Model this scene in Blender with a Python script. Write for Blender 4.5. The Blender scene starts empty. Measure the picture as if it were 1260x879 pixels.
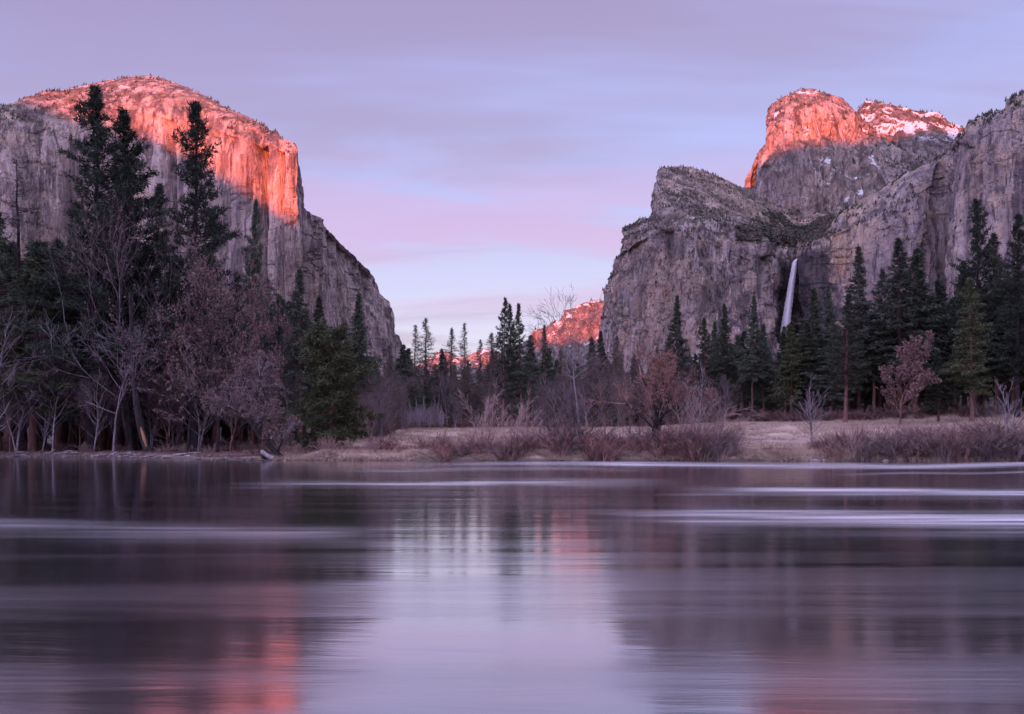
import bpy, math, random
import numpy as np
from mathutils import Vector
rnd = random.Random(7)
rng = np.random.default_rng(11)
S = bpy.context.scene
COL = S.collection
R = math.radians
F = 1225.0          # focal length in photo pixels (photo is 1260 wide)
HY = 542.0          # horizon row
CH = 2.0            # camera height above the water
# ---------------------------------------------------------------- camera
cam = bpy.data.cameras.new('camera'); co = bpy.data.objects.new('camera', cam); COL.objects.link(co)
cam.sensor_width = 36; cam.lens = 36*F/1260; cam.shift_y = (HY-439.5)/1260; cam.clip_end = 40000; cam.clip_start = .1
co.location = (0, 0, CH); co.rotation_euler = (R(90), 0, 0); S.camera = co
def wp(px, py, d): return ((px-630)/F*d, d, CH+(HY-py)/F*d)
# ---------------------------------------------------------------- noise
def _h(i, j, k, s):
    h = (i.astype(np.int64)*374761393 + j.astype(np.int64)*668265263 + k.astype(np.int64)*2147483647 + s*1274126177) & 0xFFFFFFFF
    h = ((h ^ (h >> 13))*1274126177) & 0xFFFFFFFF
    h = ((h ^ (h >> 16))*2246822519) & 0xFFFFFFFF
    return ((h ^ (h >> 15)) & 0xFFFFFF)/float(0xFFFFFF)
def vn(x, y, z=None, s=0):
    x = np.asarray(x, float); y = np.asarray(y, float)+0*x; z = (0*x if z is None else np.asarray(z, float)+0*x)
    i, j, k = np.floor(x), np.floor(y), np.floor(z); u, v, w = x-i, y-j, z-k
    u = u*u*(3-2*u); v = v*v*(3-2*v); w = w*w*(3-2*w)
    r = 0
    for a in (0, 1):
        for b in (0, 1):
            for c in (0, 1):
                r = r+_h(i+a, j+b, k+c, s)*(u if a else 1-u)*(v if b else 1-v)*(w if c else 1-w)
    return r*2-1
def fbm(x, y, z=None, o=4, s=0, g=.5):
    r = 0; a = 1; t = 0
    for q in range(o):
        f = 2.03**q
        r = r+a*vn(x*f, y*f, None if z is None else z*f, s+q*17); t += a; a *= g
    return r/t
def ridg(x, y, z=None, o=3, s=0):
    r = 0; a = 1; t = 0
    for q in range(o):
        f = 2.07**q
        r = r+a*(1-2*np.abs(vn(x*f, y*f, None if z is None else z*f, s+q*31))); t += a; a *= .5
    return r/t
def sst(a, b, x):
    t = np.clip((x-a)/(b-a), 0, 1); return t*t*(3-2*t)
# ---------------------------------------------------------------- mesh helpers
def mesh_np(name, V, Fc, mat, smooth=True):
    V = np.asarray(V, np.float32); Fc = np.asarray(Fc, np.int32); n = Fc.shape[1]
    me = bpy.data.meshes.new(name)
    me.vertices.add(len(V)); me.vertices.foreach_set('co', V.ravel())
    me.loops.add(Fc.size); me.loops.foreach_set('vertex_index', Fc.ravel())
    me.polygons.add(len(Fc)); me.polygons.foreach_set('loop_start', np.arange(0, Fc.size, n, dtype=np.int32))
    me.polygons.foreach_set('loop_total', np.full(len(Fc), n, np.int32))
    me.polygons.foreach_set('use_smooth', np.full(len(Fc), smooth))
    me.update(calc_edges=True); me.materials.append(mat); return me
def link(name, me, parent=None):
    o = bpy.data.objects.new(name, me); COL.objects.link(o)
    if parent: o.parent = parent
    return o
def tag(o, label=None, cat=None, group=None, kind=None):
    if label: o['label'] = label
    if cat: o['category'] = cat
    if group: o['group'] = group
    if kind: o['kind'] = kind
    return o
def grid_faces(nr, nc):
    i = np.arange(nr-1)[:, None]*nc+np.arange(nc-1)[None]
    return np.stack([i, i+1, i+1+nc, i+nc], -1).reshape(-1, 4)
# ---------------------------------------------------------------- materials
def newmat(name):
    m = bpy.data.materials.new(name); m.use_nodes = True; nt = m.node_tree
    return m, nt, nt.nodes['Principled BSDF']
class NB:
    def __init__(s, nt): s.t = nt
    def n(s, ty, **k):
        nd = s.t.nodes.new(ty)
        for a, b in k.items(): setattr(nd, a, b)
        return nd
    def l(s, a, b): s.t.links.new(a, b)
    def sv(s, sock, v):
        if hasattr(v, 'is_output') or isinstance(v, bpy.types.NodeSocket): s.l(v, sock)
        else: sock.default_value = v
    def m(s, op, a, b=0., c=None, clamp=False):
        nd = s.n('ShaderNodeMath', operation=op, use_clamp=clamp); s.sv(nd.inputs[0], a); s.sv(nd.inputs[1], b)
        if c is not None: s.sv(nd.inputs[2], c)
        return nd.outputs[0]
    def mr(s, v, a, b, c=0., d=1.):
        nd = s.n('ShaderNodeMapRange', interpolation_type='SMOOTHSTEP'); s.sv(nd.inputs[0], v)
        for i, q in enumerate((a, b, c, d)): s.sv(nd.inputs[i+1], q)
        return nd.outputs[0]
    def mix(s, f, a, b, mode='MIX'):
        nd = s.n('ShaderNodeMix', data_type='RGBA', blend_type=mode); s.sv(nd.inputs[0], f)
        s.sv(nd.inputs[6], c4(a)); s.sv(nd.inputs[7], c4(b)); return nd.outputs[2]
    def noise(s, vec, scale, detail=4, rough=.55, sc=None, dist=0.):
        if sc:
            mp = s.n('ShaderNodeMapping'); s.l(vec, mp.inputs[0]); mp.inputs[3].default_value = sc; vec = mp.outputs[0]
        nd = s.n('ShaderNodeTexNoise'); s.l(vec, nd.inputs['Vector']); nd.inputs['Scale'].default_value = scale
        nd.inputs['Detail'].default_value = detail; nd.inputs['Roughness'].default_value = rough; nd.inputs['Distortion'].default_value = dist
        return nd.outputs[0]
def c4(c): return (*c, 1) if isinstance(c, (tuple, list)) and len(c) == 3 else c
def rock_mat(name, grey=(.33, .30, .32), dark=(.13, .12, .14), tan=(.42, .31, .24), tanamt=.5, snow=.6, snowz=400, veg=.5, scale=1.0, orange=.0, wet=False, vz=.009, vamt=1.):
    m, nt, bs = newmat(name); b = NB(nt)
    g = b.n('ShaderNodeNewGeometry'); P = g.outputs['Position']
    sx = b.n('ShaderNodeSeparateXYZ'); b.l(P, sx.inputs[0]); z = sx.outputs[2]
    sn = b.n('ShaderNodeSeparateXYZ'); b.l(g.outputs['Normal'], sn.inputs[0]); nz = sn.outputs[2]
    s1 = b.noise(P, 1, 6, .6, (.035*scale, .035*scale, .0022*scale), .6)
    s2 = b.noise(P, 1, 5, .65, (.16*scale, .16*scale, .008*scale), .3)
    big = b.noise(P, .0035*scale, 5, .6)
    med = b.noise(P, .028*scale, 6, .65)
    fine = b.noise(P, .16*scale, 4, .7)
    col = b.mix(b.mr(s1, .44, .58), grey, dark)
    col = b.mix(b.m('MULTIPLY', b.mr(med, .48, .62), tanamt), col, tan)
    col = b.mix(b.m('MULTIPLY', b.mr(big, .5, .62), tanamt), col, tan)
    col = b.mix(b.m('MULTIPLY', b.mr(s2, .57, .67), .8), col, tuple(q*.55 for q in dark))
    col = b.mix(b.m('MULTIPLY', b.mr(s2, .43, .33), .55), col, tuple(min(1, q*1.5) for q in grey))
    if orange: col = b.mix(b.m('MULTIPLY', b.mr(b.noise(P, .012, 5, .7, (1, 1, .4)), .60, .68), orange), col, (.50, .24, .12))
    col = b.mix(b.mr(fine, .37, .30), col, tuple(q*.6 for q in dark))
    col = b.mix(b.m('MULTIPLY', b.mr(b.noise(P, .009, 4, .6, (1, 1, .45)), .40, .62), .45), col, tuple(q*1.1 for q in dark))
    wv = b.n('ShaderNodeVectorMath', operation='MULTIPLY_ADD'); nc_ = b.n('ShaderNodeTexNoise'); b.l(P, nc_.inputs['Vector']); nc_.inputs['Scale'].default_value = .02*scale; nc_.inputs['Detail'].default_value = 4
    b.l(nc_.outputs['Color'], wv.inputs[0]); wv.inputs[1].default_value = (50/scale, 50/scale, 90/scale); b.l(P, wv.inputs[2])
    mp = b.n('ShaderNodeMapping'); mp.inputs[3].default_value = (.026*scale, .026*scale, vz*scale); b.l(wv.outputs[0], mp.inputs[0])
    v1 = b.n('ShaderNodeTexVoronoi'); b.l(mp.outputs[0], v1.inputs['Vector']); v1.inputs['Scale'].default_value = 1
    v2 = b.n('ShaderNodeTexVoronoi', feature='DISTANCE_TO_EDGE'); b.l(mp.outputs[0], v2.inputs['Vector']); v2.inputs['Scale'].default_value = 1
    slab = b.n('ShaderNodeSeparateColor'); b.l(v1.outputs['Color'], slab.inputs[0]); slab = slab.outputs[0]
    hs = b.n('ShaderNodeHueSaturation'); b.l(b.m('ADD', b.m('MULTIPLY', slab, .42*vamt), 1-.18*vamt), hs.inputs['Value']); b.l(col, hs.inputs['Color']); col = hs.outputs[0]
    crack = b.m('MULTIPLY', b.mr(v2.outputs[0], .035, .0), b.mr(big, .40, .56)); col = b.mix(b.m('MULTIPLY', crack, .75*vamt), col, tuple(q*.4 for q in dark))
    if veg:
        v = b.m('MULTIPLY', b.mr(nz, .30, .55), b.mr(b.noise(P, .03, 6, .7), .42, .56)); v = b.m('MULTIPLY', v, veg)
        col = b.mix(v, col, (.065, .06, .045))
    if snow:
        f = b.m('MULTIPLY', b.mr(nz, .34, .50), b.mr(b.noise(P, .013, 6, .68), .60-.20*snow, .65-.20*snow))
        f = b.m('MULTIPLY', f, b.mr(z, snowz, snowz+90)); col = b.mix(f, col, (.85, .86, .9))
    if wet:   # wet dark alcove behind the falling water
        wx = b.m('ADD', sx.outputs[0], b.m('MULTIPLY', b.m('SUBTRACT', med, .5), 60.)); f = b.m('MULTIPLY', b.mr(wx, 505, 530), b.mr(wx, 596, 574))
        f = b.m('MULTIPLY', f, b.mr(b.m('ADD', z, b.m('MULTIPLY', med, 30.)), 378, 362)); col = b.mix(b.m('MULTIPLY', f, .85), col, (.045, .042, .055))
    b.l(col, bs.inputs['Base Color']); bs.inputs['Roughness'].default_value = .92; bs.inputs['Specular IOR Level'].default_value = .15
    hsum = b.m('ADD', b.m('ADD', b.m('MULTIPLY', s2, .7), b.m('MULTIPLY', slab, .35*vamt)), b.m('ADD', b.m('MULTIPLY', fine, .35), b.m('MULTIPLY', med, .7)))
    bu = b.n('ShaderNodeBump'); bu.inputs['Strength'].default_value = 1.0; bu.inputs['Distance'].default_value = 22/scale
    b.l(hsum, bu.inputs['Height']); b.l(bu.outputs[0], bs.inputs['Normal'])
    return m
def simple_mat(name, c1, c2, scale=3, rough=.9, bump=0, var=.0, sc=None, trans=0):
    m, nt, bs = newmat(name); b = NB(nt); tc = b.n('ShaderNodeTexCoord')
    nz = b.noise(tc.outputs['Object'], scale, 4, .6, sc); col = b.mix(b.mr(nz, .35, .65), c1, c2)
    if var:
        oi = b.n('ShaderNodeObjectInfo'); hs = b.n('ShaderNodeHueSaturation')
        b.l(b.mr(oi.outputs['Random'], 0, 1, 1-var, 1+var), hs.inputs['Value'])
        b.l(b.m('ADD', b.m('MULTIPLY', b.m('FRACT', b.m('MULTIPLY', oi.outputs['Random'], 7.31)), .05*var*2), .5-.05*var), hs.inputs['Hue'])
        b.l(col, hs.inputs['Color']); col = hs.outputs[0]
    b.l(col, bs.inputs['Base Color']); bs.inputs['Roughness'].default_value = rough; bs.inputs['Specular IOR Level'].default_value = .2
    if bump:
        bu = b.n('ShaderNodeBump'); bu.inputs['Strength'].default_value = .8; bu.inputs['Distance'].default_value = bump
        b.l(nz, bu.inputs['Height']); b.l(bu.outputs[0], bs.inputs['Normal'])
    return m
M = dict(
    needle=simple_mat('pine_needles', (.046, .062, .046), (.095, .115, .075), 1.2, .75, var=.35),
    needle_dark=simple_mat('dark_pine_needles', (.022, .032, .026), (.048, .060, .040), 1.2, .75, var=.2),
    needle_warm=simple_mat('yellow_green_needles', (.055, .070, .035), (.11, .12, .06), 1.2, .75, var=.2),
    needle_blue=simple_mat('blue_green_needles', (.056, .073, .058), (.11, .132, .098), 1.2, .75, var=.3),
    needle_dull=simple_mat('thin_dull_needles', (.085, .075, .065), (.15, .125, .11), 1.2, .8, var=.25),
    bark=simple_mat('conifer_bark', (.13, .075, .062), (.23, .135, .11), 4, .95, .05, sc=(1, 1, .25), var=.25),
    bark_dark=simple_mat('dark_oak_bark', (.022, .018, .020), (.055, .045, .048), 3, .95, .05, sc=(1, 1, .3)),
    bark_pale=simple_mat('pale_bark', (.18, .155, .17), (.32, .28, .31), 3, .9, .03, sc=(1, 1, .5), var=.2),
    twig=simple_mat('grey_brown_twigs', (.095, .070, .076), (.185, .137, .145), 2, .95, var=.25),
    twig_pale=simple_mat('pale_twigs', (.22, .185, .205), (.34, .29, .325), 2, .95, var=.15),
    twig_red=simple_mat('red_brown_willow_twigs', (.10, .05, .047), (.36, .20, .175), .9, .95, var=.3),
    twig_tan=simple_mat('tan_willow_twigs', (.22, .15, .14), (.42, .30, .27), 2, .95, var=.25),
    twig_dusk=simple_mat('dusky_willow_twigs', (.085, .055, .058), (.30, .215, .21), .9, .95, var=.25),
    leaf_brown=simple_mat('clinging_brown_leaves', (.15, .095, .095), (.27, .175, .165), 2.5, .85, var=.2),
    leaf_rust=simple_mat('rust_leaves', (.18, .095, .075), (.29, .155, .12), 2.5, .85, var=.15),
    leaf_grey=simple_mat('faded_grey_leaves', (.16, .125, .135), (.28, .225, .23), 2.5, .85, var=.15),
    broken=simple_mat('broken_wood', (.36, .18, .10), (.46, .26, .16), 3, .9),
    stone=simple_mat('river_stone', (.12, .10, .10), (.24, .20, .20), 2, .85, .05, var=.3),
    grass=simple_mat('dry_grass', (.36, .26, .21), (.52, .40, .32), .35, .95),
)
# ---------------------------------------------------------------- world and sun
EL, AZ = R(2.5), R(15.0)
w = bpy.data.worlds.new('World'); S.world = w; w.use_nodes = True; nt = w.node_tree; b = NB(nt)
for n in list(nt.nodes): nt.nodes.remove(n)
out = b.n('ShaderNodeOutputWorld'); sky = b.n('ShaderNodeTexSky', sky_type='NISHITA', sun_disc=False)
sky.sun_elevation = EL; sky.sun_rotation = R(180)+AZ; sky.altitude = 1200
bg1 = b.n('ShaderNodeBackground'); b.l(sky.outputs[0], bg1.inputs[0]); bg1.inputs[1].default_value = .03
tc = b.n('ShaderNodeTexCoord'); D = tc.outputs['Generated']; sp = b.n('ShaderNodeSeparateXYZ'); b.l(D, sp.inputs[0]); z = sp.outputs[2]
rp = b.n('ShaderNodeValToRGB'); b.l(z, rp.inputs[0]); cr = rp.color_ramp
stops = [(0.0, (.60, .52, .74)), (.12, (.57, .52, .81)), (.24, (.42, .405, .76)), (.34, (.33, .33, .70)), (.42, (.25, .215, .47)), (1, (.24, .23, .48))]
while len(cr.elements) < len(stops): cr.elements.new(.5)
for e, (p, c) in zip(cr.elements, stops): e.position = p; e.color = (*c, 1)
col = rp.outputs[0]
# high thin cloud sheets: noise on a plane far overhead
inv = b.m('DIVIDE', 1., b.m('ADD', b.m('MAXIMUM', z, 0.), .10)); vm = b.n('ShaderNodeVectorMath', operation='SCALE'); b.l(D, vm.inputs[0]); b.l(inv, vm.inputs[3])
c1 = b.noise(vm.outputs[0], 1, 6, .55, (.42, .75, .6), .8); c2 = b.noise(vm.outputs[0], 1, 5, .6, (.25, .5, .4), .4)
up = b.mr(z, 0.02, .12)
col = b.mix(b.m('MULTIPLY', b.mr(c1, .44, .60, 0, .70), up), col, (.37, .24, .45))
col = b.mix(b.m('MULTIPLY', b.mr(c2, .50, .66, 0, .6), up), col, (.44, .50, 1.0))
band = b.m('MULTIPLY', b.mr(z, .10, .17), b.mr(z, .30, .21))
c3 = b.noise(D, 1, 5, .6, (1.6, 1.6, 14), .3)
col = b.mix(b.m('MULTIPLY', b.mr(c3, .42, .57, 0, .68), band), col, (.60, .31, .60))
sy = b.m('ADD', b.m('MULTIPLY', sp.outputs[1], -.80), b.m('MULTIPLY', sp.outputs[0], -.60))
west = b.m('MULTIPLY', b.mr(sy, .15, .95), b.mr(z, 1.0, .25))  # extra sky glow added behind the camera and overhead to fill the shade
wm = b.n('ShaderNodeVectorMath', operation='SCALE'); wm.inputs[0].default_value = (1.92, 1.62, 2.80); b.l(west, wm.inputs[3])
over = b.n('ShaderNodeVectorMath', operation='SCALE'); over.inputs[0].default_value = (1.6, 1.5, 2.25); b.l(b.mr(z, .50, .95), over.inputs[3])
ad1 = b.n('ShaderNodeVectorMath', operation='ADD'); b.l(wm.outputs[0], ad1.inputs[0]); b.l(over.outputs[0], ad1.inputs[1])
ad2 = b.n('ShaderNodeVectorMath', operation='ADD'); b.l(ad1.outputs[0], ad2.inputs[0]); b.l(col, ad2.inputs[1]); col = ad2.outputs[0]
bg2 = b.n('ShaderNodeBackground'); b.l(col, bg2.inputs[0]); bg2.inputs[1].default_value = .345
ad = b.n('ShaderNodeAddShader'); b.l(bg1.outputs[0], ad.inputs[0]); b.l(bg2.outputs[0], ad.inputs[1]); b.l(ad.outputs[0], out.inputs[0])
sl = bpy.data.lights.new('sun', 'SUN'); so = bpy.data.objects.new('sun', sl); COL.objects.link(so)
sl.energy = 5; sl.angle = R(.5); sl.color = (1, .13, .0)
sd = Vector((-math.sin(AZ)*math.cos(EL), -math.cos(AZ)*math.cos(EL), math.sin(EL))); so.rotation_euler = sd.to_track_quat('Z', 'Y').to_euler()
so.location = (0, -50, 300)
S.view_settings.view_transform = 'Standard'; S.view_settings.look = 'None'; S.view_settings.exposure = 1.5; S.view_settings.gamma = 1
S.cycles.max_bounces = 5; S.cycles.diffuse_bounces = 2; S.cycles.glossy_bounces = 3

# ---------------------------------------------------------------- ground
def bankline(x): return np.interp(x, [-400, -63, -41, -33, -25, -10, 50, 400], [150, 121, 113, 104, 98, 97, 94, 70])
def ground_z(x, y):
    x = np.asarray(x, float); y = np.asarray(y, float)
    yb = bankline(x)+1.2*vn(x/7, 0*x, s=3)+.6*vn(x/2.3, 0*x, s=4)
    a = x/np.maximum(y, 40)
    rise = np.interp(a, [-.5, -.3, -.22, -.15, 0, .1, .2, .3, .4, .52, 1], [1.0, 1.5, 2.6, 3.3, 3.3, 3.5, 4.2, 4.9, 5.6, 6.5, 8])
    beach = np.interp(a, [-.6, -.36, -.33, -.21, -.19, .6], [.55, .5, .3, .3, .75, .8])
    wid = np.interp(a, [-.6, -.36, -.33, -.21, -.19, .6], [2.5, 2.5, 5, 5, 1.4, 1.4])
    dd = y-yb
    z = beach*sst(0, 1, dd/wid)+rise*sst(0, 92, dd) + .10*vn(x/3, y/3, s=8)*sst(0, 4, dd)+.25*vn(x/14, y/14, s=9)*sst(3, 20, dd)
    z = np.where(dd < 0, -1.6*sst(0, 7, -dd), z)
    z = z+np.where(y > 350, 12*sst(350, 2500, y), 0)
    near = sst(-2.0, -7.0, y); z = z*(1-near)+near*(1.1+.3*vn(x/6, y/6, s=12)+10*sst(-40, -400, y))
    return z
ys = np.concatenate([np.linspace(-3300, -60, 25), np.linspace(-50, -8, 15), np.linspace(-7, -1, 10), np.linspace(0, 88, 30), np.linspace(89, 132, 190), np.geomspace(132.5, 330, 150), np.geomspace(340, 9000, 40)])
us = np.concatenate([np.linspace(-6, -.75, 30), np.linspace(-.74, .74, 420), np.linspace(.75, 6, 30)])
yy, uu = np.meshgrid(ys, us, indexing='ij'); xx = uu*np.maximum(np.abs(yy), 110)
V = np.stack([xx, yy, ground_z(xx, yy)], -1).reshape(-1, 3)
m, nt, bs = newmat('meadow_ground'); b = NB(nt); g = b.n('ShaderNodeNewGeometry'); P = g.outputs['Position']
n1 = b.noise(P, .25, 6, .65); n2 = b.noise(P, 1.6, 5, .7); n3 = b.noise(P, .035, 4, .5)
col = b.mix(b.mr(n1, .35, .62), (.50, .37, .30), (.33, .235, .19)); col = b.mix(b.mr(n3, .5, .62, 0, .6), col, (.24, .17, .15)); col = b.mix(b.mr(n2, .5, .68, 0, .8), col, (.15, .105, .09))
sp = b.n('ShaderNodeSeparateXYZ'); b.l(P, sp.inputs[0])
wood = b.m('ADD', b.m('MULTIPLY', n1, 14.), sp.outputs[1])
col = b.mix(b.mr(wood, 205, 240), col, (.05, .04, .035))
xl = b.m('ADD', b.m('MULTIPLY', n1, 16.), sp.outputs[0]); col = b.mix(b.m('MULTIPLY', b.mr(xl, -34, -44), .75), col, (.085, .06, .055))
col = b.mix(b.mr(sp.outputs[2], .45, .10), col, (.13, .095, .08)); col = b.mix(b.mr(sp.outputs[2], .08, -.05), col, (.05, .04, .035))
b.l(col, bs.inputs['Base Color']); bs.inputs['Roughness'].default_value = .95
bu = b.n('ShaderNodeBump'); bu.inputs['Distance'].default_value = .25; b.l(b.m('ADD', n1, n2), bu.inputs['Height']); b.l(bu.outputs[0], bs.inputs['Normal'])
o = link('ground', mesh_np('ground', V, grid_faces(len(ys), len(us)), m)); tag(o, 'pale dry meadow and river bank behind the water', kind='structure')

# ---------------------------------------------------------------- water
ys = np.concatenate([np.linspace(-6.5, 4, 12), np.geomspace(4.3, 152, 520)]); us = np.concatenate([np.linspace(-5, -.8, 16), np.linspace(-.78, .78, 300), np.linspace(.8, 5, 16)])
yy, uu = np.meshgrid(ys, us, indexing='ij'); xx = uu*np.maximum(yy, 30)
px = 630+F*xx/np.maximum(yy, .5); py = HY+F*CH/np.maximum(yy, .5)
wob = 14*fbm(px/330, py/40, o=3, s=5)+1.5*fbm(px/120, py/4, o=2, s=6)
def streak(c, wdt, x0, x1, slope=0., top=.5, soft=60):
    # riffle standing on the current at the distance seen on row c
    q = py+wob*.45-(c+slope*(px-x0)/1000)
    return np.where(q < 0, np.exp(-(q/(wdt*top))**2), np.exp(-(q/wdt)**2))*sst(x0-soft, x0+soft*2, px+50*fbm(px/90, py/4, o=2, s=9))*sst(x1+soft, x1-soft, px)
rif = np.zeros_like(px)
for a in [(631, 17, 770, 3000, 16, .45), (601, 8, 880, 3000, 10, .4), (571, 3.2, 560, 3000, 2, .9, 120), (607, 12, -2000, 430, 20, .6), (592, 4, 300, 800, 0, .8), (577, 1.5, 380, 760, 0, 1), (583, 1.5, 1000, 3000, 0, 1)]:
    k = .5 if a[0] == 571 else .6 if a[0] in (631, 601) else (.26 if a[0] == 607 else .3)
    rif = np.maximum(rif, k*streak(*a))
rif *= .75+.35*fbm(px/220, py/2.2, o=4, s=21)+.1
rif = np.clip(rif*(.55+.9*sst(-.5, .5, fbm(px/260, py/2.6, o=3, s=23))), 0, 1)
V = np.stack([xx, yy, 0*xx], -1).reshape(-1, 3)
m, nt, bs = newmat('river_water'); b = NB(nt); nt.nodes.remove(bs); outn = [n for n in nt.nodes if n.type == 'OUTPUT_MATERIAL'][0]
g = b.n('ShaderNodeNewGeometry'); P = g.outputs['Position']
at = b.n('ShaderNodeAttribute', attribute_name='riffle'); rf = at.outputs['Fac']
n1 = b.noise(P, 1, 6, .62, (.07, .45, 1), .5); n2 = b.noise(P, 1, 4, .5, (.25, 1.6, 1), .4); n3 = b.noise(P, 1, 4, .55, (.05, .55, 1), .5)
gl = b.n('ShaderNodeBsdfGlossy'); gl.distribution = 'GGX'; gl.inputs['Color'].default_value = (1, .98, 1, 1)
spw = b.n('ShaderNodeSeparateXYZ'); b.l(P, spw.inputs[0]); dist = spw.outputs[1]
rough = b.m('ADD', b.mr(dist, 7, 24, .155, .09), b.m('MULTIPLY', b.mr(n3, .36, .64, -.03, .06), b.mr(dist, 10, 24, 1, .35))); rough = b.m('ADD', rough, b.m('MULTIPLY', rf, .30)); b.l(rough, gl.inputs['Roughness'])
bu = b.n('ShaderNodeBump'); bu.inputs['Strength'].default_value = .28; bu.inputs['Distance'].default_value = .035
b.l(b.m('ADD', b.m('MULTIPLY', n1, 1.6), b.m('MULTIPLY', n2, .35)), bu.inputs['Height']); b.l(bu.outputs[0], gl.inputs['Normal'])
df = b.n('ShaderNodeBsdfDiffuse'); b.l(b.mix(rf, (.012, .010, .014), (.10, .09, .11)), df.inputs[0])
fr = b.n('ShaderNodeFresnel'); fr.inputs[0].default_value = 1.75
ms = b.n('ShaderNodeMixShader'); b.l(b.m('ADD', b.m('MULTIPLY', fr.outputs[0], .85), .36, clamp=True), ms.inputs[0]); b.l(df.outputs[0], ms.inputs[1]); b.l(gl.outputs[0], ms.inputs[2])
fo = b.n('ShaderNodeBsdfDiffuse'); fo.inputs[0].default_value = (.86, .84, .9, 1)  # pale riffle colour: foam, and the sky they reflect put in as diffuse white
m2 = b.n('ShaderNodeMixShader'); b.l(b.m('MULTIPLY', rf, .30), m2.inputs[0]); b.l(ms.outputs[0], m2.inputs[1]); b.l(fo.outputs[0], m2.inputs[2]); b.l(m2.outputs[0], outn.inputs[0])
me = mesh_np('water', V, grid_faces(len(ys), len(us)), m); at = me.attributes.new('riffle', 'FLOAT', 'POINT'); at.data.foreach_set('value', rif.ravel().astype(np.float32))
tag(link('water', me), 'smooth dusk river with pale riffles in front of the bank', kind='structure')

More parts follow.
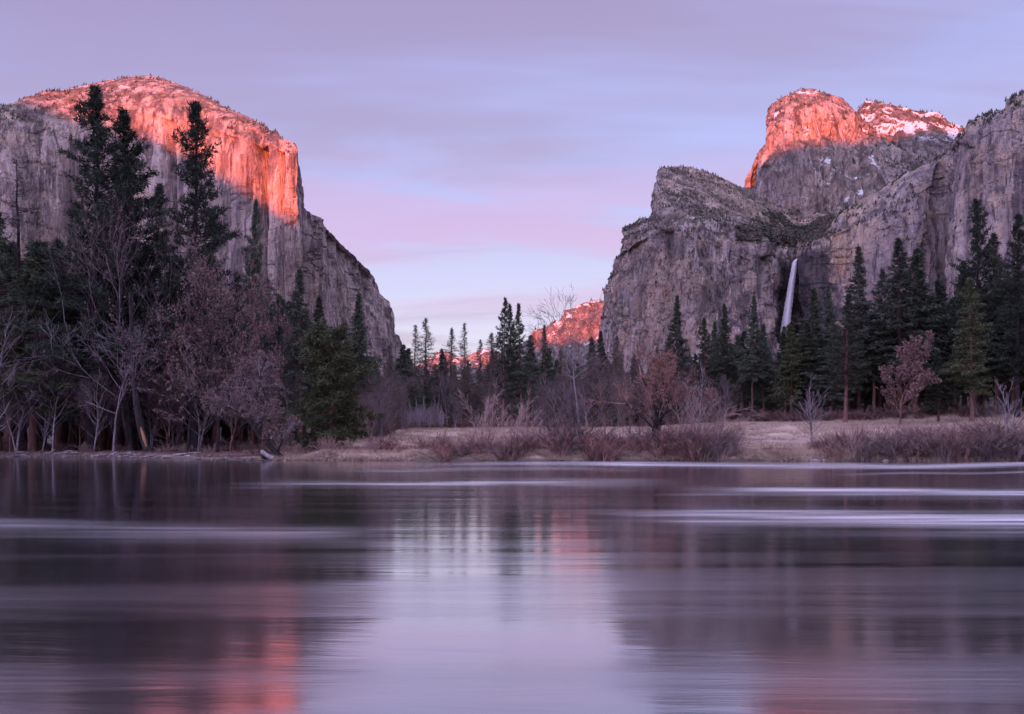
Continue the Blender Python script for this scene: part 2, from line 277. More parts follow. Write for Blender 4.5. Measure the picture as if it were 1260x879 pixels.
# ---------------------------------------------------------------- cliffs
def cat(P, u, axis=0):
    # Catmull-Rom resampling of control rows P (n,...,3) at u in [0,n-1]
    n = P.shape[0]; i = np.clip(np.floor(u).astype(int), 0, n-2); t = (u-i).reshape(-1, *([1]*(P.ndim-1)))
    p0 = P[np.maximum(i-1, 0)]; p1 = P[i]; p2 = P[i+1]; p3 = P[np.minimum(i+2, n-1)]
    m1 = (p2-p0)*.5; m2 = (p3-p1)*.5; d = p2-p1
    lim = np.abs(d)*2.0; m1 = np.clip(m1, -lim, lim); m2 = np.clip(m2, -lim, lim)
    t2 = t*t; t3 = t2*t
    return (2*t3-3*t2+1)*p1+(t3-2*t2+t)*m1+(-2*t3+3*t2)*p2+(t3-t2)*m2
SCAT = []   # candidate spots for small trees on the rock
def cliff(name, cols, res, mat, label, flute=26, bumpy=14, seed=0, back=900, size=1.0, plate=1., ribs=()):
    # cols: list of columns, each column a list of (px, py, d) from foot to skyline
    C = np.array([[wp(*p) for p in c] for c in cols]).transpose(1, 0, 2)         # rows, cols, 3
    C[0, :, 2] = -25
    b1 = C[-1].copy(); b1[:, 1] += back*.5; b1[:, 0] *= (b1[:, 1]/C[-1][:, 1]); b1[:, 2] = C[-1][:, 2]*(1-.0)-70
    b2 = b1.copy(); b2[:, 1] += back*.5; b2[:, 2] = -25
    nr0 = C.shape[0]
    C = np.concatenate([C, b1[None], b2[None]])
    # column resampling density by arc length on the picture-facing rim
    nc, nrow = res
    Lc = np.linalg.norm(np.diff(C[nr0-1], axis=0), axis=1)+.35*np.linalg.norm(np.diff(C[0], axis=0), axis=1); s = np.concatenate([[0], np.cumsum(Lc)]); u = np.interp(np.linspace(0, s[-1], nc), s, np.arange(len(s)))
    A = cat(C.transpose(1, 0, 2), u)                                            # nc, rows, 3
    A = A.transpose(1, 0, 2)
    Lr = np.linalg.norm(np.diff(C, axis=0), axis=2).mean(1); Lr[-2:] *= .12
    s2 = np.concatenate([[0], np.cumsum(Lr)]); v = np.interp(np.linspace(0, s2[-1], nrow), s2, np.arange(len(s2)))
    G = cat(A, v)                                                               # nrow, nc, 3
    # soft-edge the profile
    for q in range(3): G[1:-1] = (G[:-2]+2*G[1:-1]+G[2:])/4
    du = np.gradient(G, axis=1); dv = np.gradient(G, axis=0)
    N = np.cross(du, dv); N /= np.linalg.norm(N, axis=2, keepdims=True)+1e-9
    steep = 1-np.abs(N[..., 2]); arc = np.concatenate([np.zeros((nrow, 1)), np.cumsum(np.linalg.norm(np.diff(G[..., :2], axis=1), axis=2), axis=1)], 1)
    arc = arc[int(nrow*.45)][None]+0*arc
    z = G[..., 2]; x = G[..., 0]; y = G[..., 1]
    wz = sst(.25, .75, steep)
    q = arc+16*fbm(arc/160/size, z/260/size, s=seed+3)
    d = flute*((ridg(q/(80*size), z/(1100*size), o=5, s=seed)-.4)*.9 + .7*fbm(q/(30*size), z/(420*size), o=5, s=seed+1, g=.6))
    led = np.abs(fbm(q/(120*size), z/(40*size), o=4, s=seed+5)); d = d-flute*.22*sst(.06, .0, led)*sst(-.1, .4, vn(q/(90*size), z/(90*size), s=seed+6))
    pl = 2.6*fbm(q/(130*size), z/(330*size), o=3, s=seed+11); pf = np.floor(pl); d = d+flute*.75*(pf+sst(.38, .62, pl-pf))*plate
    p2 = 2.2*fbm(q/(48*size), z/(110*size), o=3, s=seed+13); pf = np.floor(p2); d = d+flute*.30*(pf+sst(.35, .65, p2-pf))*plate
    d = d*wz+bumpy*(1-wz*.35)*fbm(x/(42*size), y/(42*size), z/(42*size), o=5, s=seed+7, g=.6)
    big = 50*size*fbm(arc/(320*size), z/(500*size), o=2, s=seed+9)*wz
    fade = np.ones(nrow); fade[int(nrow*.93):] = 0
    d = (d+big)*fade[:, None]
    for (rp, rw, rd) in ribs:
        pp = 630+F*x/y; d = d-rd*np.exp(-((pp-rp-.0*z)/rw)**2)*wz
    H = N.copy(); H[..., 2] *= np.where(wz > .5, .35, .9); H /= np.linalg.norm(H, axis=2, keepdims=True)+1e-9
    G = G+H*d[..., None]
    me = mesh_np(name, G.reshape(-1, 3), grid_faces(nrow, nc), mat)
    o = link(name, me); tag(o, label, kind='structure')
    du = np.gradient(G, axis=1); dv = np.gradient(G, axis=0); N2 = np.cross(du, dv); N2 /= np.linalg.norm(N2, axis=2, keepdims=True)+1e-9
    SCAT.append((name, G, N2, v, nr0))
    return o
m_elcap = rock_mat('pale_granite', (.56, .45, .43), (.17, .135, .145), (.64, .48, .37), .45, .15, 900, .7, vz=.0022, vamt=.7)
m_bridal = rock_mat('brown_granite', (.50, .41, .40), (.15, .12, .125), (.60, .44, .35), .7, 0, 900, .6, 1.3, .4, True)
m_wall = rock_mat('tan_granite', (.52, .42, .41), (.18, .145, .16), (.66, .49, .38), .75, 0, 900, .35, 1.3, .5, True, .0028, .7)
m_cath = rock_mat('grey_granite', (.52, .43, .41), (.17, .135, .145), (.56, .41, .33), .4, .08, 480, .6)
m_snowy = rock_mat('snow_dusted_granite', (.34, .28, .28), (.13, .11, .12), (.40, .29, .25), .4, .5, 860, .7)
m_far = rock_mat('far_granite', (.38, .32, .32), (.17, .15, .16), (.42, .33, .28), .4, .2, 350, .6)
# big face left: (px, skyline py, skyline d, rim py, rim d, foot d)
T = [(-330, 200, 2750, 215, 2650, 2350), (-150, 158, 2700, 172, 2580, 2300), (0, 134, 2650, 150, 2500, 2250), (50, 117, 2780, 150, 2580, 2330), (100, 109, 2860, 150, 2600, 2380),
     (150, 98, 2950, 140, 2590, 2370), (185, 97, 2960, 140, 2560, 2350), (230, 111, 2880, 150, 2520, 2330), (280, 138, 2740, 165, 2450, 2290), (330, 161, 2560, 178, 2400, 2260),
     (355, 173, 2450, 188, 2370, 2250), (365, 182, 2410, 194, 2370, 2250), (368.5, 215, 2420, 228, 2400, 2270), (371, 255, 2450, 265, 2430, 2300), (386, 276, 2560, 292, 2520, 2390),
     (410, 300, 2700, 318, 2650, 2500), (435, 325, 2850, 344, 2790, 2620), (455, 348, 2980, 368, 2900, 2740), (470, 386, 3080, 400, 3000, 2860), (482, 418, 3150, 430, 3080, 2960), (495, 442, 3200, 452, 3150, 3050), (520, 475, 3300, 485, 3250, 3200)]
cols = [[(p, 545, fd), (p, 400+.0*p if rp < 380 else rp+ (545-rp)*.5, fd*.45+rd*.55), (p, rp, rd), (p, tp, td)] for p, tp, td, rp, rd, fd in T]
cols = [[c[0], c[1], c[2], (c[3][0], c[3][1]+(6 if c[3][0] < 362 else 0), c[3][2])] for c in cols]
cols = [[(p+(9 if p > 380 else 0), q, d) for p, q, d in c] for c in cols]
cliff('granite_cliff', cols, (900, 620), m_elcap, 'huge sheer granite cliff at left with sunlit red crown', 22, 9, 1, 1200, 1.0, plate=.32, ribs=((318, 7, 55), (345, 4, 35), (205, 6, 30), (90, 12, 40), (232, 4, 25)))
# buttress left of the waterfall: foot, rim, mid slope, skyline
T = [(742, 412, 2080, 412, 2070, 1980), (748, 372, 2080, 380, 2060, 1960), (756, 330, 2100, 345, 2040, 1930), (762, 293, 2120, 312, 2030, 1900), (776, 280, 2150, 300, 1990, 1860), (790, 272, 2180, 292, 1960, 1830),
     (798, 240, 2230, 285, 1930, 1800), (812, 212, 2290, 280, 1900, 1780), (840, 209, 2330, 282, 1880, 1760), (870, 216, 2360, 290, 1860, 1750), (900, 226, 2400, 300, 1850, 1750), (930, 242, 2440, 308, 1850, 1760), (955, 256, 2480, 312, 1870, 1790),
     (968, 262, 2500, 315, 1930, 1870), (978, 264, 2520, 316, 2000, 1960), (992, 262, 2560, 316, 2040, 2010), (1020, 250, 2620, 316, 2080, 2050), (1070, 240, 2700, 316, 2150, 2100)]
cols = [[(p, 545, fd), (p, rp, rd), (p, rp+(tp-rp)*.5, rd+(td-rd)*.45), (p, tp, td)] for p, tp, td, rp, rd, fd in T]
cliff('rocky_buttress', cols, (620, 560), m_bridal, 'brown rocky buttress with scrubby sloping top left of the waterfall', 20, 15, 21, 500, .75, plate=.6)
# wall right of the waterfall
T = [(985, 318, 1990, 322, 1985, 1960), (994, 312, 1900, 318, 1885, 1860), (1004, 300, 1860, 308, 1840, 1800), (1030, 270, 1880, 285, 1830, 1740), (1060, 250, 1900, 270, 1800, 1700), (1090, 235, 1900, 258, 1770, 1660), (1125, 216, 1880, 240, 1740, 1630), (1148, 205, 1850, 224, 1745, 1650),
     (1157, 201, 1835, 216, 1765, 1690), (1168, 190, 1790, 202, 1735, 1660), (1182, 172, 1720, 184, 1660, 1530), (1200, 154, 1690, 166, 1620, 1490), (1222, 148, 1660, 160, 1580, 1460), (1240, 144, 1640, 156, 1550, 1440), (1250, 130, 1620, 143, 1530, 1420), (1262, 122, 1600, 135, 1510, 1400), (1320, 100, 1560, 118, 1450, 1340), (1450, 90, 1480, 108, 1380, 1260)]
cols = [[(p, 545, fd), (p, 400, fd*.4+rd*.6), (p, rp, rd), (p, tp, td)] for p, tp, td, rp, rd, fd in T]
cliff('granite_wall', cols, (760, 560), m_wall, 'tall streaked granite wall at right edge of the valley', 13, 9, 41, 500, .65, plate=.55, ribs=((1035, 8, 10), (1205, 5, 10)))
# lit dome, its shaded spur, the snowy summit behind
T = [(935, 250, 2600, 260, 2590, 2560), (939, 232, 2620, 240, 2600, 2540), (942, 190, 2640, 200, 2600, 2520), (946, 155, 2660, 168, 2590, 2500), (955, 131, 2700, 150, 2580, 2480), (975, 119, 2760, 140, 2560, 2450), (1000, 117, 2800, 138, 2560, 2440), (1030, 125, 2820, 148, 2580, 2450), (1050, 138, 2800, 160, 2600, 2470), (1064, 152, 2780, 172, 2620, 2490),
     (1078, 170, 2760, 186, 2640, 2500), (1100, 180, 2740, 200, 2620, 2480), (1130, 194, 2700, 212, 2600, 2450), (1160, 206, 2680, 222, 2580, 2430), (1200, 225, 2660, 240, 2560, 2400)]
cols = [[(p, 500, fd-60), (p, 300, fd), (p, rp, rd), (p, tp, td)] for p, tp, td, rp, rd, fd in T]
cliff('granite_dome', cols, (520, 420), m_cath, 'rounded granite dome with glowing red top above the buttress', 20, 13, 61, 500, .8)
T = [(908, 258, 2900, 2850, 2800), (914, 238, 2920, 2850, 2780), (921, 214, 2960, 2860, 2780), (930, 194, 3000, 2900, 2800), (941, 182, 3040, 2960, 2880), (950, 180, 3060, 3000, 2940)]
cols = [[(p, 400, fd), (p, tp+12, rd), (p, tp, td)] for p, tp, td, rd, fd in T]
cliff('rock_spur', cols, (120, 220), m_cath, 'narrow rock spur catching sun left of the dome', 16, 8, 71, 400, .7)
T = [(1050, 175, 3150, 3050), (1058, 150, 3150, 3050), (1063, 131, 3180, 3040), (1080, 128, 3200, 3020), (1100, 133, 3220, 3000), (1120, 138, 3220, 2980), (1145, 142, 3200, 2960), (1165, 151, 3180, 2950), (1185, 160, 3150, 2940), (1200, 172, 3120, 2930), (1240, 190, 3100, 2920)]
cols = [[(p, 420, fd-150), (p, 215, fd-60), (p, tp+22, fd+30), (p, tp, td+60)] for p, tp, td, fd in T]
cliff('snowy_summit', cols, (330, 300), m_snowy, 'snow dusted rocky summit behind the red dome', 12, 16, 81, 500, .7)
# far lit ridges in the middle
T = [(480, 470, 9300), (505, 455, 9250), (530, 441, 9200), (541, 433, 9150), (552, 436, 9100), (566, 440, 9050), (585, 434, 9000), (597, 429, 9000), (612, 436, 9000), (640, 450, 9000), (680, 470, 9000)]
cols = [[(p, 530, d-500), (p, tp+35, d-260), (p, tp+6, d-150), (p, tp, d)] for p, tp, d in T]
cliff('distant_ridge', cols, (200, 100), m_far, 'very distant low ridge catching red light behind the slim middle pines', 50, 40, 95, 900, 2.0)
T = [(560, 480, 4800), (590, 460, 4800), (615, 446, 4750), (640, 428, 4700), (655, 412, 4600), (670, 405, 4560), (690, 396, 4500), (702, 383, 4470), (712, 379, 4450), (730, 374, 4420), (745, 373, 4400), (775, 372, 4400), (820, 380, 4400)]
cols = [[(p, 530, d-500), (p, tp+35, d-260), (p, tp+6, d-150), (p, tp, d)] for p, tp, d in T]
cliff('far_ridge', cols, (420, 200), m_far, 'distant sunlit ridge glowing red above the middle treetops', 34, 26, 91, 900, 1.1)
# unseen ridge added behind the camera, crest shaped to cast the cliffs' shadow line
BP = [(40, 122, 2560), (89, 142, 2560), (130, 152, 2540), (178, 163, 2520), (219, 184, 2480), (266, 211, 2430), (296, 229, 2390), (319, 246, 2360), (349, 263, 2340), (369, 275, 2360),
      (650, 424, 4450), (745, 426, 4300), (943, 206, 2590), (978, 184, 2540), (1014, 171, 2540), (1070, 170, 2600), (1095, 174, 3000), (1130, 163, 3000), (1165, 158, 3020)]
YR = -2600.
RP = []
for p_, q_, d_ in BP:
    X, Y, Z = wp(p_, q_, d_); L = Y-YR; RP.append((X-L*math.tan(AZ), Z+L/math.cos(AZ)*math.tan(EL)))
RP.append((-1140, 880)); RP += [(-4250, 1190), (-3420, 1190), (-3330, 1160), (-2950, 1160)]
RP = sorted(RP)
xs = np.array([-9000, -5600, -4600]+[r[0] for r in RP]+[700, 1500, 3500, 9000]); zs = np.array([900, 1100, 1400]+[r[1] for r in RP]+[RP[-1][1]+60, 900, 1000, 900])
gx = np.unique(np.concatenate([np.linspace(-9000, 9000, 181), np.linspace(-4400, 700, 511)])); gy = np.array([-500, -1000, -1400, -1900, -2300, -2500, -2600, -2700, -2950, -3500, -4600])
kf = np.array([0, .13, .35, .65, .86, .95, 1., .96, .86, .55, 0])
crest = np.interp(gx, xs, zs)
xx = gx[None]+0*gy[:, None]; zz = crest[None]*kf[:, None]+(14*fbm(xx/90, gy[:, None]/90+0*xx, o=4, s=4))*np.where(kf == 1, .35, 1)[:, None]*(kf[:, None] > 0); zz[0] = 0; zz[-1] = 0
yy = gy[:, None]+0*xx
V = np.stack([xx, yy, zz], -1)[:, ::-1].reshape(-1, 3)
hm = simple_mat('shadow_ridge_cover', (.05, .055, .04), (.12, .10, .09), .01, .95)
tag(link('shadow_ridge', mesh_np('shadow_ridge', V, grid_faces(len(gy), len(gx)), hm)), 'unseen ridge behind the viewer, shaped to shade the valley and lower cliffs', kind='structure')
print('RIDGE', [(int(a), int(c)) for a, c in RP])

# ---------------------------------------------------------------- waterfall
def waterfall():
    pts = []
    top = (980, 317); rows = 60; nc = 9
    Vv = []
    for i in range(rows):
        t = i/(rows-1); py = 317+t*(412-317); cx = 981-4*t**.5-11*t; wd = 2.5+2.4*t
        if i < 3: cx += (3-i)*1.2
        for j in range(nc):
            s = j/(nc-1)*2-1
            X, Y, Z = wp(cx+s*wd*(1+.03*math.sin(i*.4+j)), py, 1905-6*t*4-(1-s*s)*8)
            Vv.append((X, Y+2*math.sin(i*1.7+j*2.1), Z))
    V = np.array(Vv); Fq = grid_faces(rows, nc)
    back = V.copy(); back[:, 1] += 10; n = len(V)
    Fq = np.concatenate([Fq, Fq[:, ::-1]+n])
    m, nt, bs = newmat('falling_water'); b = NB(nt); g = b.n('ShaderNodeNewGeometry'); nz = b.noise(g.outputs['Position'], 1, 4, .6, (.5, .5, .03))
    b.l(b.mix(b.mr(nz, .3, .7), (.66, .64, .72), (.90, .89, .94)), bs.inputs['Base Color']); bs.inputs['Roughness'].default_value = .6
    o = link('waterfall', mesh_np('waterfall', np.concatenate([V, back]), Fq, m)); tag(o, 'slender white waterfall dropping over the cliff notch', 'waterfall')
waterfall()
# ---------------------------------------------------------------- small trees on the rock (too many and too far to count)
def minitree_faces(P, H, W, seed=0):
    # each: five ragged tilted triangles round an axis at three heights
    r = np.random.default_rng(seed); n = len(P); out = []
    for k in range(9):
        a = r.uniform(0, 6.283, n); t = r.uniform(.12, .8, n); L = W*(1-t)*r.uniform(.7, 1.3, n); dx, dy = np.cos(a)*L, np.sin(a)*L
        c = P+np.stack([0*a, 0*a, H*t], -1); up = P+np.stack([0*a, 0*a, H*np.minimum(1, t+.38)], -1)
        e1 = c+np.stack([dx-dy*.5, dy+dx*.5, -.08*H], -1); e2 = c+np.stack([dx+dy*.5, dy-dx*.5, -.08*H], -1)
        out.append(np.stack([up, e1, e2], 1))
    V = np.concatenate(out).reshape(-1, 3); return V, np.arange(len(V)).reshape(-1, 3)
scrub = simple_mat('dark_scrub', (.045, .05, .035), (.10, .085, .07), .02, .9)
for name, G, N2, v, nr0 in SCAT:
    P = G[::2, ::2].reshape(-1, 3); N = N2[::2, ::2].reshape(-1, 3); vv = np.repeat(v[::2], G[:, ::2].shape[1])
    r = np.random.default_rng(len(name)); cl = fbm(P[:, 0]/60, P[:, 1]/60, P[:, 2]/60, o=3, s=5)
    flat = sst(.35, .65, N[:, 2])
    if name == 'granite_cliff': pr = .13*flat*sst(-.35, .3, cl)*(P[:, 2] > 500)*(P[:, 0]/P[:, 1] < -.222)*(vv < nr0-.6)*(vv > 1.8); hh = (5, 13)
    elif name == 'rocky_buttress': pr = (.22*flat*sst(-.2, .35, cl)+.03*flat+.035*sst(.2, .45, cl)*(P[:, 2] < 420))*(vv < nr0-.7)+.10*((vv > nr0-1.1) & (vv < nr0-.9)); hh = (4, 9)
    elif name == 'granite_wall': pr = .16*flat*sst(-.25, .2, cl)*(vv < nr0-.7)*(vv > 1.5)+.05*((vv > nr0-1.1) & (vv < nr0-.9)); hh = (5, 11)
    elif name == 'snowy_summit': pr = .12*flat*sst(-.3, .2, cl)*(vv < nr0-.7); hh = (8, 15)
    elif name == 'granite_dome': pr = .12*flat*sst(-.2, .3, cl)*(vv < nr0-.6); hh = (6, 13)
    elif name == 'far_ridge': pr = .05*flat*sst(-.1, .3, cl); hh = (12, 24)
    else: continue
    sel = r.random(len(P)) < pr; P = P[sel]; H = r.uniform(*hh, len(P)); W = H*r.uniform(.28, .5, len(P))
    P = P-np.array([0, 0, 1.0]); V, Fq = minitree_faces(P, H, W, 3)
    if len(V) == 0: continue
    print(name, 'scrub', len(P))
    o = link('cliff_scrub', mesh_np('cliff_scrub', V, Fq, scrub, False)); tag(o, {'granite_cliff': 'tiny trees dotting the snowy crown of the huge left cliff', 'rocky_buttress': 'dark scrub scattered over the buttress left of the waterfall', 'granite_wall': 'scattered trees on the rim of the wall right of the waterfall', 'snowy_summit': 'dark trees speckling the snowy summit behind the red dome', 'granite_dome': 'sparse small trees on top of the red dome', 'far_ridge': 'tiny trees on the distant sunlit ridge'}[name], 'scrub', kind='stuff')
# dark patch of thick brush in the hanging valley above the waterfall
P = []; r = np.random.default_rng(77)
Gb = SCAT[1][1]; pxg = 630+F*Gb[..., 0]/Gb[..., 1]; pyg = HY-F*(Gb[..., 2]-CH)/Gb[..., 1]
mk = ((pyg > 262+.10*(pxg-900)+9*np.sin(pxg/11)) & (pyg < 302+.12*(pxg-950)) & (pxg > 905) & (pxg < 1040) & (SCAT[1][3][:, None] < 3.0) & (SCAT[1][3][:, None] > .9))
P = Gb[mk]; nn = fbm(P[:, 0]/55, P[:, 1]/55, P[:, 2]/40, o=4, s=61); P = P[(nn > -.12+.35*r.random(len(P)))]; P = P[r.random(len(P)) < .36]; H = r.uniform(2.5, 6, len(P)); V, Fq = minitree_faces(P, H, H*.9, 5)
tag(link('cliff_scrub', mesh_np('cliff_scrub', V, Fq, scrub, False)), 'thick dark brush filling the hanging valley above the waterfall', 'scrub', kind='stuff')

# ---------------------------------------------------------------- trees
def tubes(segs, sides=4):
    # segs: list of (p0, p1, r0, r1) -> prisms
    A = np.array([s[0] for s in segs], float); B = np.array([s[1] for s in segs], float); r0 = np.array([s[2] for s in segs]); r1 = np.array([s[3] for s in segs])
    d = B-A; d /= np.linalg.norm(d, axis=1, keepdims=True)+1e-9
    ref = np.where(np.abs(d[:, 2:3]) > .8, np.array([[1., 0, 0]]), np.array([[0, 0, 1.]]))
    u = np.cross(d, ref); u /= np.linalg.norm(u, axis=1, keepdims=True)+1e-9; w_ = np.cross(d, u)
    an = np.arange(sides)*2*math.pi/sides; ring = np.cos(an)[None, :, None]*u[:, None]+np.sin(an)[None, :, None]*w_[:, None]
    V = np.concatenate([A[:, None]+ring*r0[:, None, None], B[:, None]+ring*r1[:, None, None]], 1)
    n = len(segs); base = (np.arange(n)*2*sides)[:, None]; k = np.arange(sides)[None]; k2 = (k+1) % sides
    Fq = np.stack([base+k, base+k2, base+k2+sides, base+k+sides], -1).reshape(-1, 4)
    return V.reshape(-1, 3), Fq
def bits(C, D, n, L, W, spread, r, flat=0.):
    # n narrow triangles round every centre C pointing roughly along D
    C = np.repeat(C, n, 0); D = np.repeat(D, n, 0); q = r.normal(size=D.shape); q[:, 2] *= (1-flat); q /= np.linalg.norm(q, axis=1, keepdims=True)+1e-9
    d = D*(1-spread)+q*spread; d /= np.linalg.norm(d, axis=1, keepdims=True)+1e-9
    s = np.cross(d, r.normal(size=d.shape)); s /= np.linalg.norm(s, axis=1, keepdims=True)+1e-9
    ll = L*r.uniform(.6, 1.3, len(C))[:, None]; ww = W*r.uniform(.6, 1.3, len(C))[:, None]; c = C+r.normal(size=C.shape)*L*.22
    V = np.stack([c-s*ww*.5, c+s*ww*.5, c+d*ll], 1).reshape(-1, 3); return V, np.arange(len(V)).reshape(-1, 3)
def norm(v): v = np.asarray(v, float); return v/(np.linalg.norm(v)+1e-9)
def conifer(h, base=.25, spread=.16, dens=1.0, kind='pine', seed=0, mats=('bark', 'needle'), tuft=1.0, gaps=.15, shape=.75, lean=0., dead=.0):
    """returns (trunk mesh, crown mesh) of a conifer h metres tall"""
    r = np.random.default_rng(seed); rd = random.Random(seed); seg = []
    n = 14; pts = [np.array([lean*h*(i/n)**1.4+.004*h*rd.uniform(-1, 1)*(i > 0), .004*h*rd.uniform(-1, 1)*(i > 0), h*i/n]) for i in range(n+1)]
    R0 = h*.0125+.06
    rad = lambda t: R0*(1-t)**.85+.02
    for i in range(n): seg.append((pts[i], pts[i+1], rad(i/n)*(1.35 if i == 0 else 1), rad((i+1)/n)))
    def P(t): i = min(int(t*n), n-1); f = t*n-i; return pts[i]*(1-f)+pts[i+1]*f
    C = []; Dv = []; nb = int(h*4.2*dens); lob = [rd.uniform(0, 6.28) for _ in range(3)]
    for k in range(nb):
        t = base+(1-base)*((k+rd.random())/nb)**.92
        s = (t-base)/(1-base)
        prof = (1-s)**shape*min(1, (s+.10)/.22)+.03
        az = rd.uniform(0, 6.283); L = h*spread*prof*rd.uniform(.45, 1.22)*(1+.25*math.sin(az+lob[0]+s*9)+.12*math.sin(2*az+lob[1]-s*17))
        if rd.random() < gaps: L *= rd.uniform(.2, .6)
        el = (-.35+1.05*s if kind == 'pine' else -.38+.75*s)+rd.uniform(-.16, .16)
        d = np.array([math.cos(az)*math.cos(el), math.sin(az)*math.cos(el), math.sin(el)]); p = P(t); q1 = p+d*L*.55; q2 = p+d*L+np.array([0, 0, (.10 if kind == 'pine' else .04)*L])
        br = .012+.011*L
        seg.append((p, q1, br, br*.6)); seg.append((q1, q2, br*.6, .01))
        if rd.random() < dead: continue
        m = max(3, int(L/(.52 if kind == 'pine' else .42)*tuft))
        for j in range(m):
            f = .22+.78*(j+rd.random())/m if kind != 'pine' else .36+.64*(j+rd.random())/m
            c = p*(1-f)+q2*f; side = np.cross(d, (0, 0, 1)); sg = 1 if j % 2 else -1
            tl = L*.34*(1.15-f)*rd.uniform(.5, 1.2)
            dd = norm(d*.75+side*sg*rd.uniform(.4, 1.1)+np.array([0, 0, rd.uniform(-.25, .30)]))
            for e in ((.5, 1.0) if tl > .5 else (.8,)):
                C.append(c+dd*tl*e); Dv.append(norm(dd+np.array([0, 0, .25 if kind == 'pine' else -.12])))
    for k in range(int(6*dens)+2): C.append(P(1-.02*k)); Dv.append(np.array([0, 0, 1.]))
    C = np.array(C); Dv = np.array(Dv)
    if kind == 'pine': V, Fq = bits(C, Dv, 11, .62, .15, .62, r)
    elif kind == 'thin': V, Fq = bits(C, Dv, 5, .5, .07, .6, r)
    else: V, Fq = bits(C, Dv, 9, .60, .17, .50, r, .5)
    V1, F1 = tubes(seg, 5)
    return mesh_np('trunk', V1, F1, M[mats[0]]), mesh_np('crown', V, Fq, M[mats[1]], False)
def broad(h, seed=0, levels=6, forks=1, trunk_r=None, spread=.5, up=.25, ratio=.74, kids=(2, 3), lean=(0, 0), leaves=0, lsize=.22, mats=('bark_dark', 'twig', 'leaf_brown'), clear=.18, twig_r=.014, droop=0., maxseg=14000, twist=.35, lean2=None):
    """returns (trunk mesh, twig crown mesh, leaf mesh or None) of a leafless or brown-leaved tree h metres tall"""
    rd = random.Random(seed); r = np.random.default_rng(seed); thick = []; thin = []; tips = []; roots = []; cap = [0]
    R0 = (trunk_r or h*.016)
    def limb(p, d, L, rad, lv):
        n = 3; q = p
        for i in range(n):
            d = norm(d+np.array([rd.uniform(-1, 1), rd.uniform(-1, 1), rd.uniform(-.6, 1)])*twist*.5+np.array([0, 0, up*.25 if lv < levels-2 else -droop*.3])); q2 = q+d*L/n; r2 = max(rad*(1-.28*(i+1)/n), twig_r*.55)
            (thick if lv <= 2 else thin).append((q, q2, max(rad*(1-.28*i/n), twig_r*.55), r2))
            if lv >= 2 and lv < levels and len(thin) < cap[0] and rd.random() < .72: child(q2, d, L, r2, lv, 1.0)
            q = q2
        if lv >= levels: tips.append((q, d)); return
        if len(thin) < cap[0]:
            for k in range(rd.randint(*kids)): child(q, d, L, r2, lv, 1)
        else: tips.append((q, d))
    def child(q, d, L, rad, lv, f):
        ax = norm(np.cross(d, np.array([rd.uniform(-1, 1), rd.uniform(-1, 1), rd.uniform(-1, 1)]))); a = rd.uniform(.25, .95)*spread*1.5
        nd = norm(d*math.cos(a)+ax*math.sin(a)); limb(q, nd, L*ratio*rd.uniform(.7, 1.15), rad*rd.uniform(.5, .72), lv+1)
    for f in range(forks):
        a = rd.uniform(0, 6.28)+f*2.6; d = norm(np.array([lean[0]+.22*(forks > 1)*math.cos(a), lean[1]+.22*(forks > 1)*math.sin(a), 1])); q = np.zeros(3); R_ = R0*(1 if f == 0 else .7)
        N_ = 14; top = h*(.86 if f == 0 else rd.uniform(.6, .8)); off = rd.uniform(0, 6.28)
        for i in range(N_):
            t0 = i/N_; t1 = (i+1)/N_; q2 = q+d*top/N_; ra = max(R_*(1-t0)**.9*(1.45 if i == 0 else 1), .03); rb = max(R_*(1-t1)**.9, .03); thick.append((q, q2, ra, rb)); q = q2
            d = norm(d+np.array([rd.uniform(-1, 1), rd.uniform(-1, 1), 0])*(.07+.10*(t1 > clear))+np.array([0, 0, .05])+(np.array([lean2[0], lean2[1], 0])*.25 if lean2 else 0))
            if t1 > clear:
                for k in range(1+(rd.random() < .6)):
                    off += 2.4; s_ = (t1-clear)/(1-clear); el = rd.uniform(.15, .6)+up*.6+s_*.5; L = h*spread*1.15*(1-s_**1.6*.72)*rd.uniform(.6, 1.15)*min(1, s_/.2+.5)
                    roots.append((q, norm([math.cos(off)*math.cos(el), math.sin(off)*math.cos(el), math.sin(el)]), L*.55, max(rb*rd.uniform(.38, .6), .025), 2))
        roots.append((q, d, h*.14, rb, 2))
    wt = sum(a_[2] for a_ in roots)
    for a_ in roots: cap[0] = len(thin)+maxseg*a_[2]/wt; limb(*a_)
    V1, F1 = tubes(thick, 6); V2, F2 = tubes(thin, 3)
    hh = max(V2[:, 2].max(), V1[:, 2].max()); k = h/hh; V1 *= k; V2 *= k
    lf = None
    if leaves:
        T = np.array([t[0] for t in tips])*k; Dd = np.array([t[1] for t in tips]); sel = r.integers(0, len(T), leaves//3)
        V3, F3 = bits(T[sel]-Dd[sel]*r.uniform(0, 1.2, (len(sel), 1)), Dd[sel]*.2+np.array([0, 0, -.3]), 3, lsize, lsize*.75, .8, r)
        lf = mesh_np('leaves', V3, F3, M[mats[2]], False)
    return mesh_np('trunk', V1, F1, M[mats[0]]), mesh_np('crown', V2, F2, M[mats[1]], False), lf
PROTO = {}
def proto(key, h, meshes): PROTO[key] = (h, meshes)
for i in range(3): proto('bigpine%d' % i, 40, conifer(40, (.20, .24, .22)[i], (.17, .155, .16)[i], 1.7, 'pine', 100+i*3, ('bark_dark', 'needle_dark'), .95, .30, .62))
for i in range(4): proto('pine%d' % i, 36, conifer(36, (.28, .4, .34, .22)[i], (.17, .15, .18, .18)[i], 1.3, 'pine', 200+i, ('bark', ('needle', 'needle_blue')[i % 2]), 1.0, .2, .85))
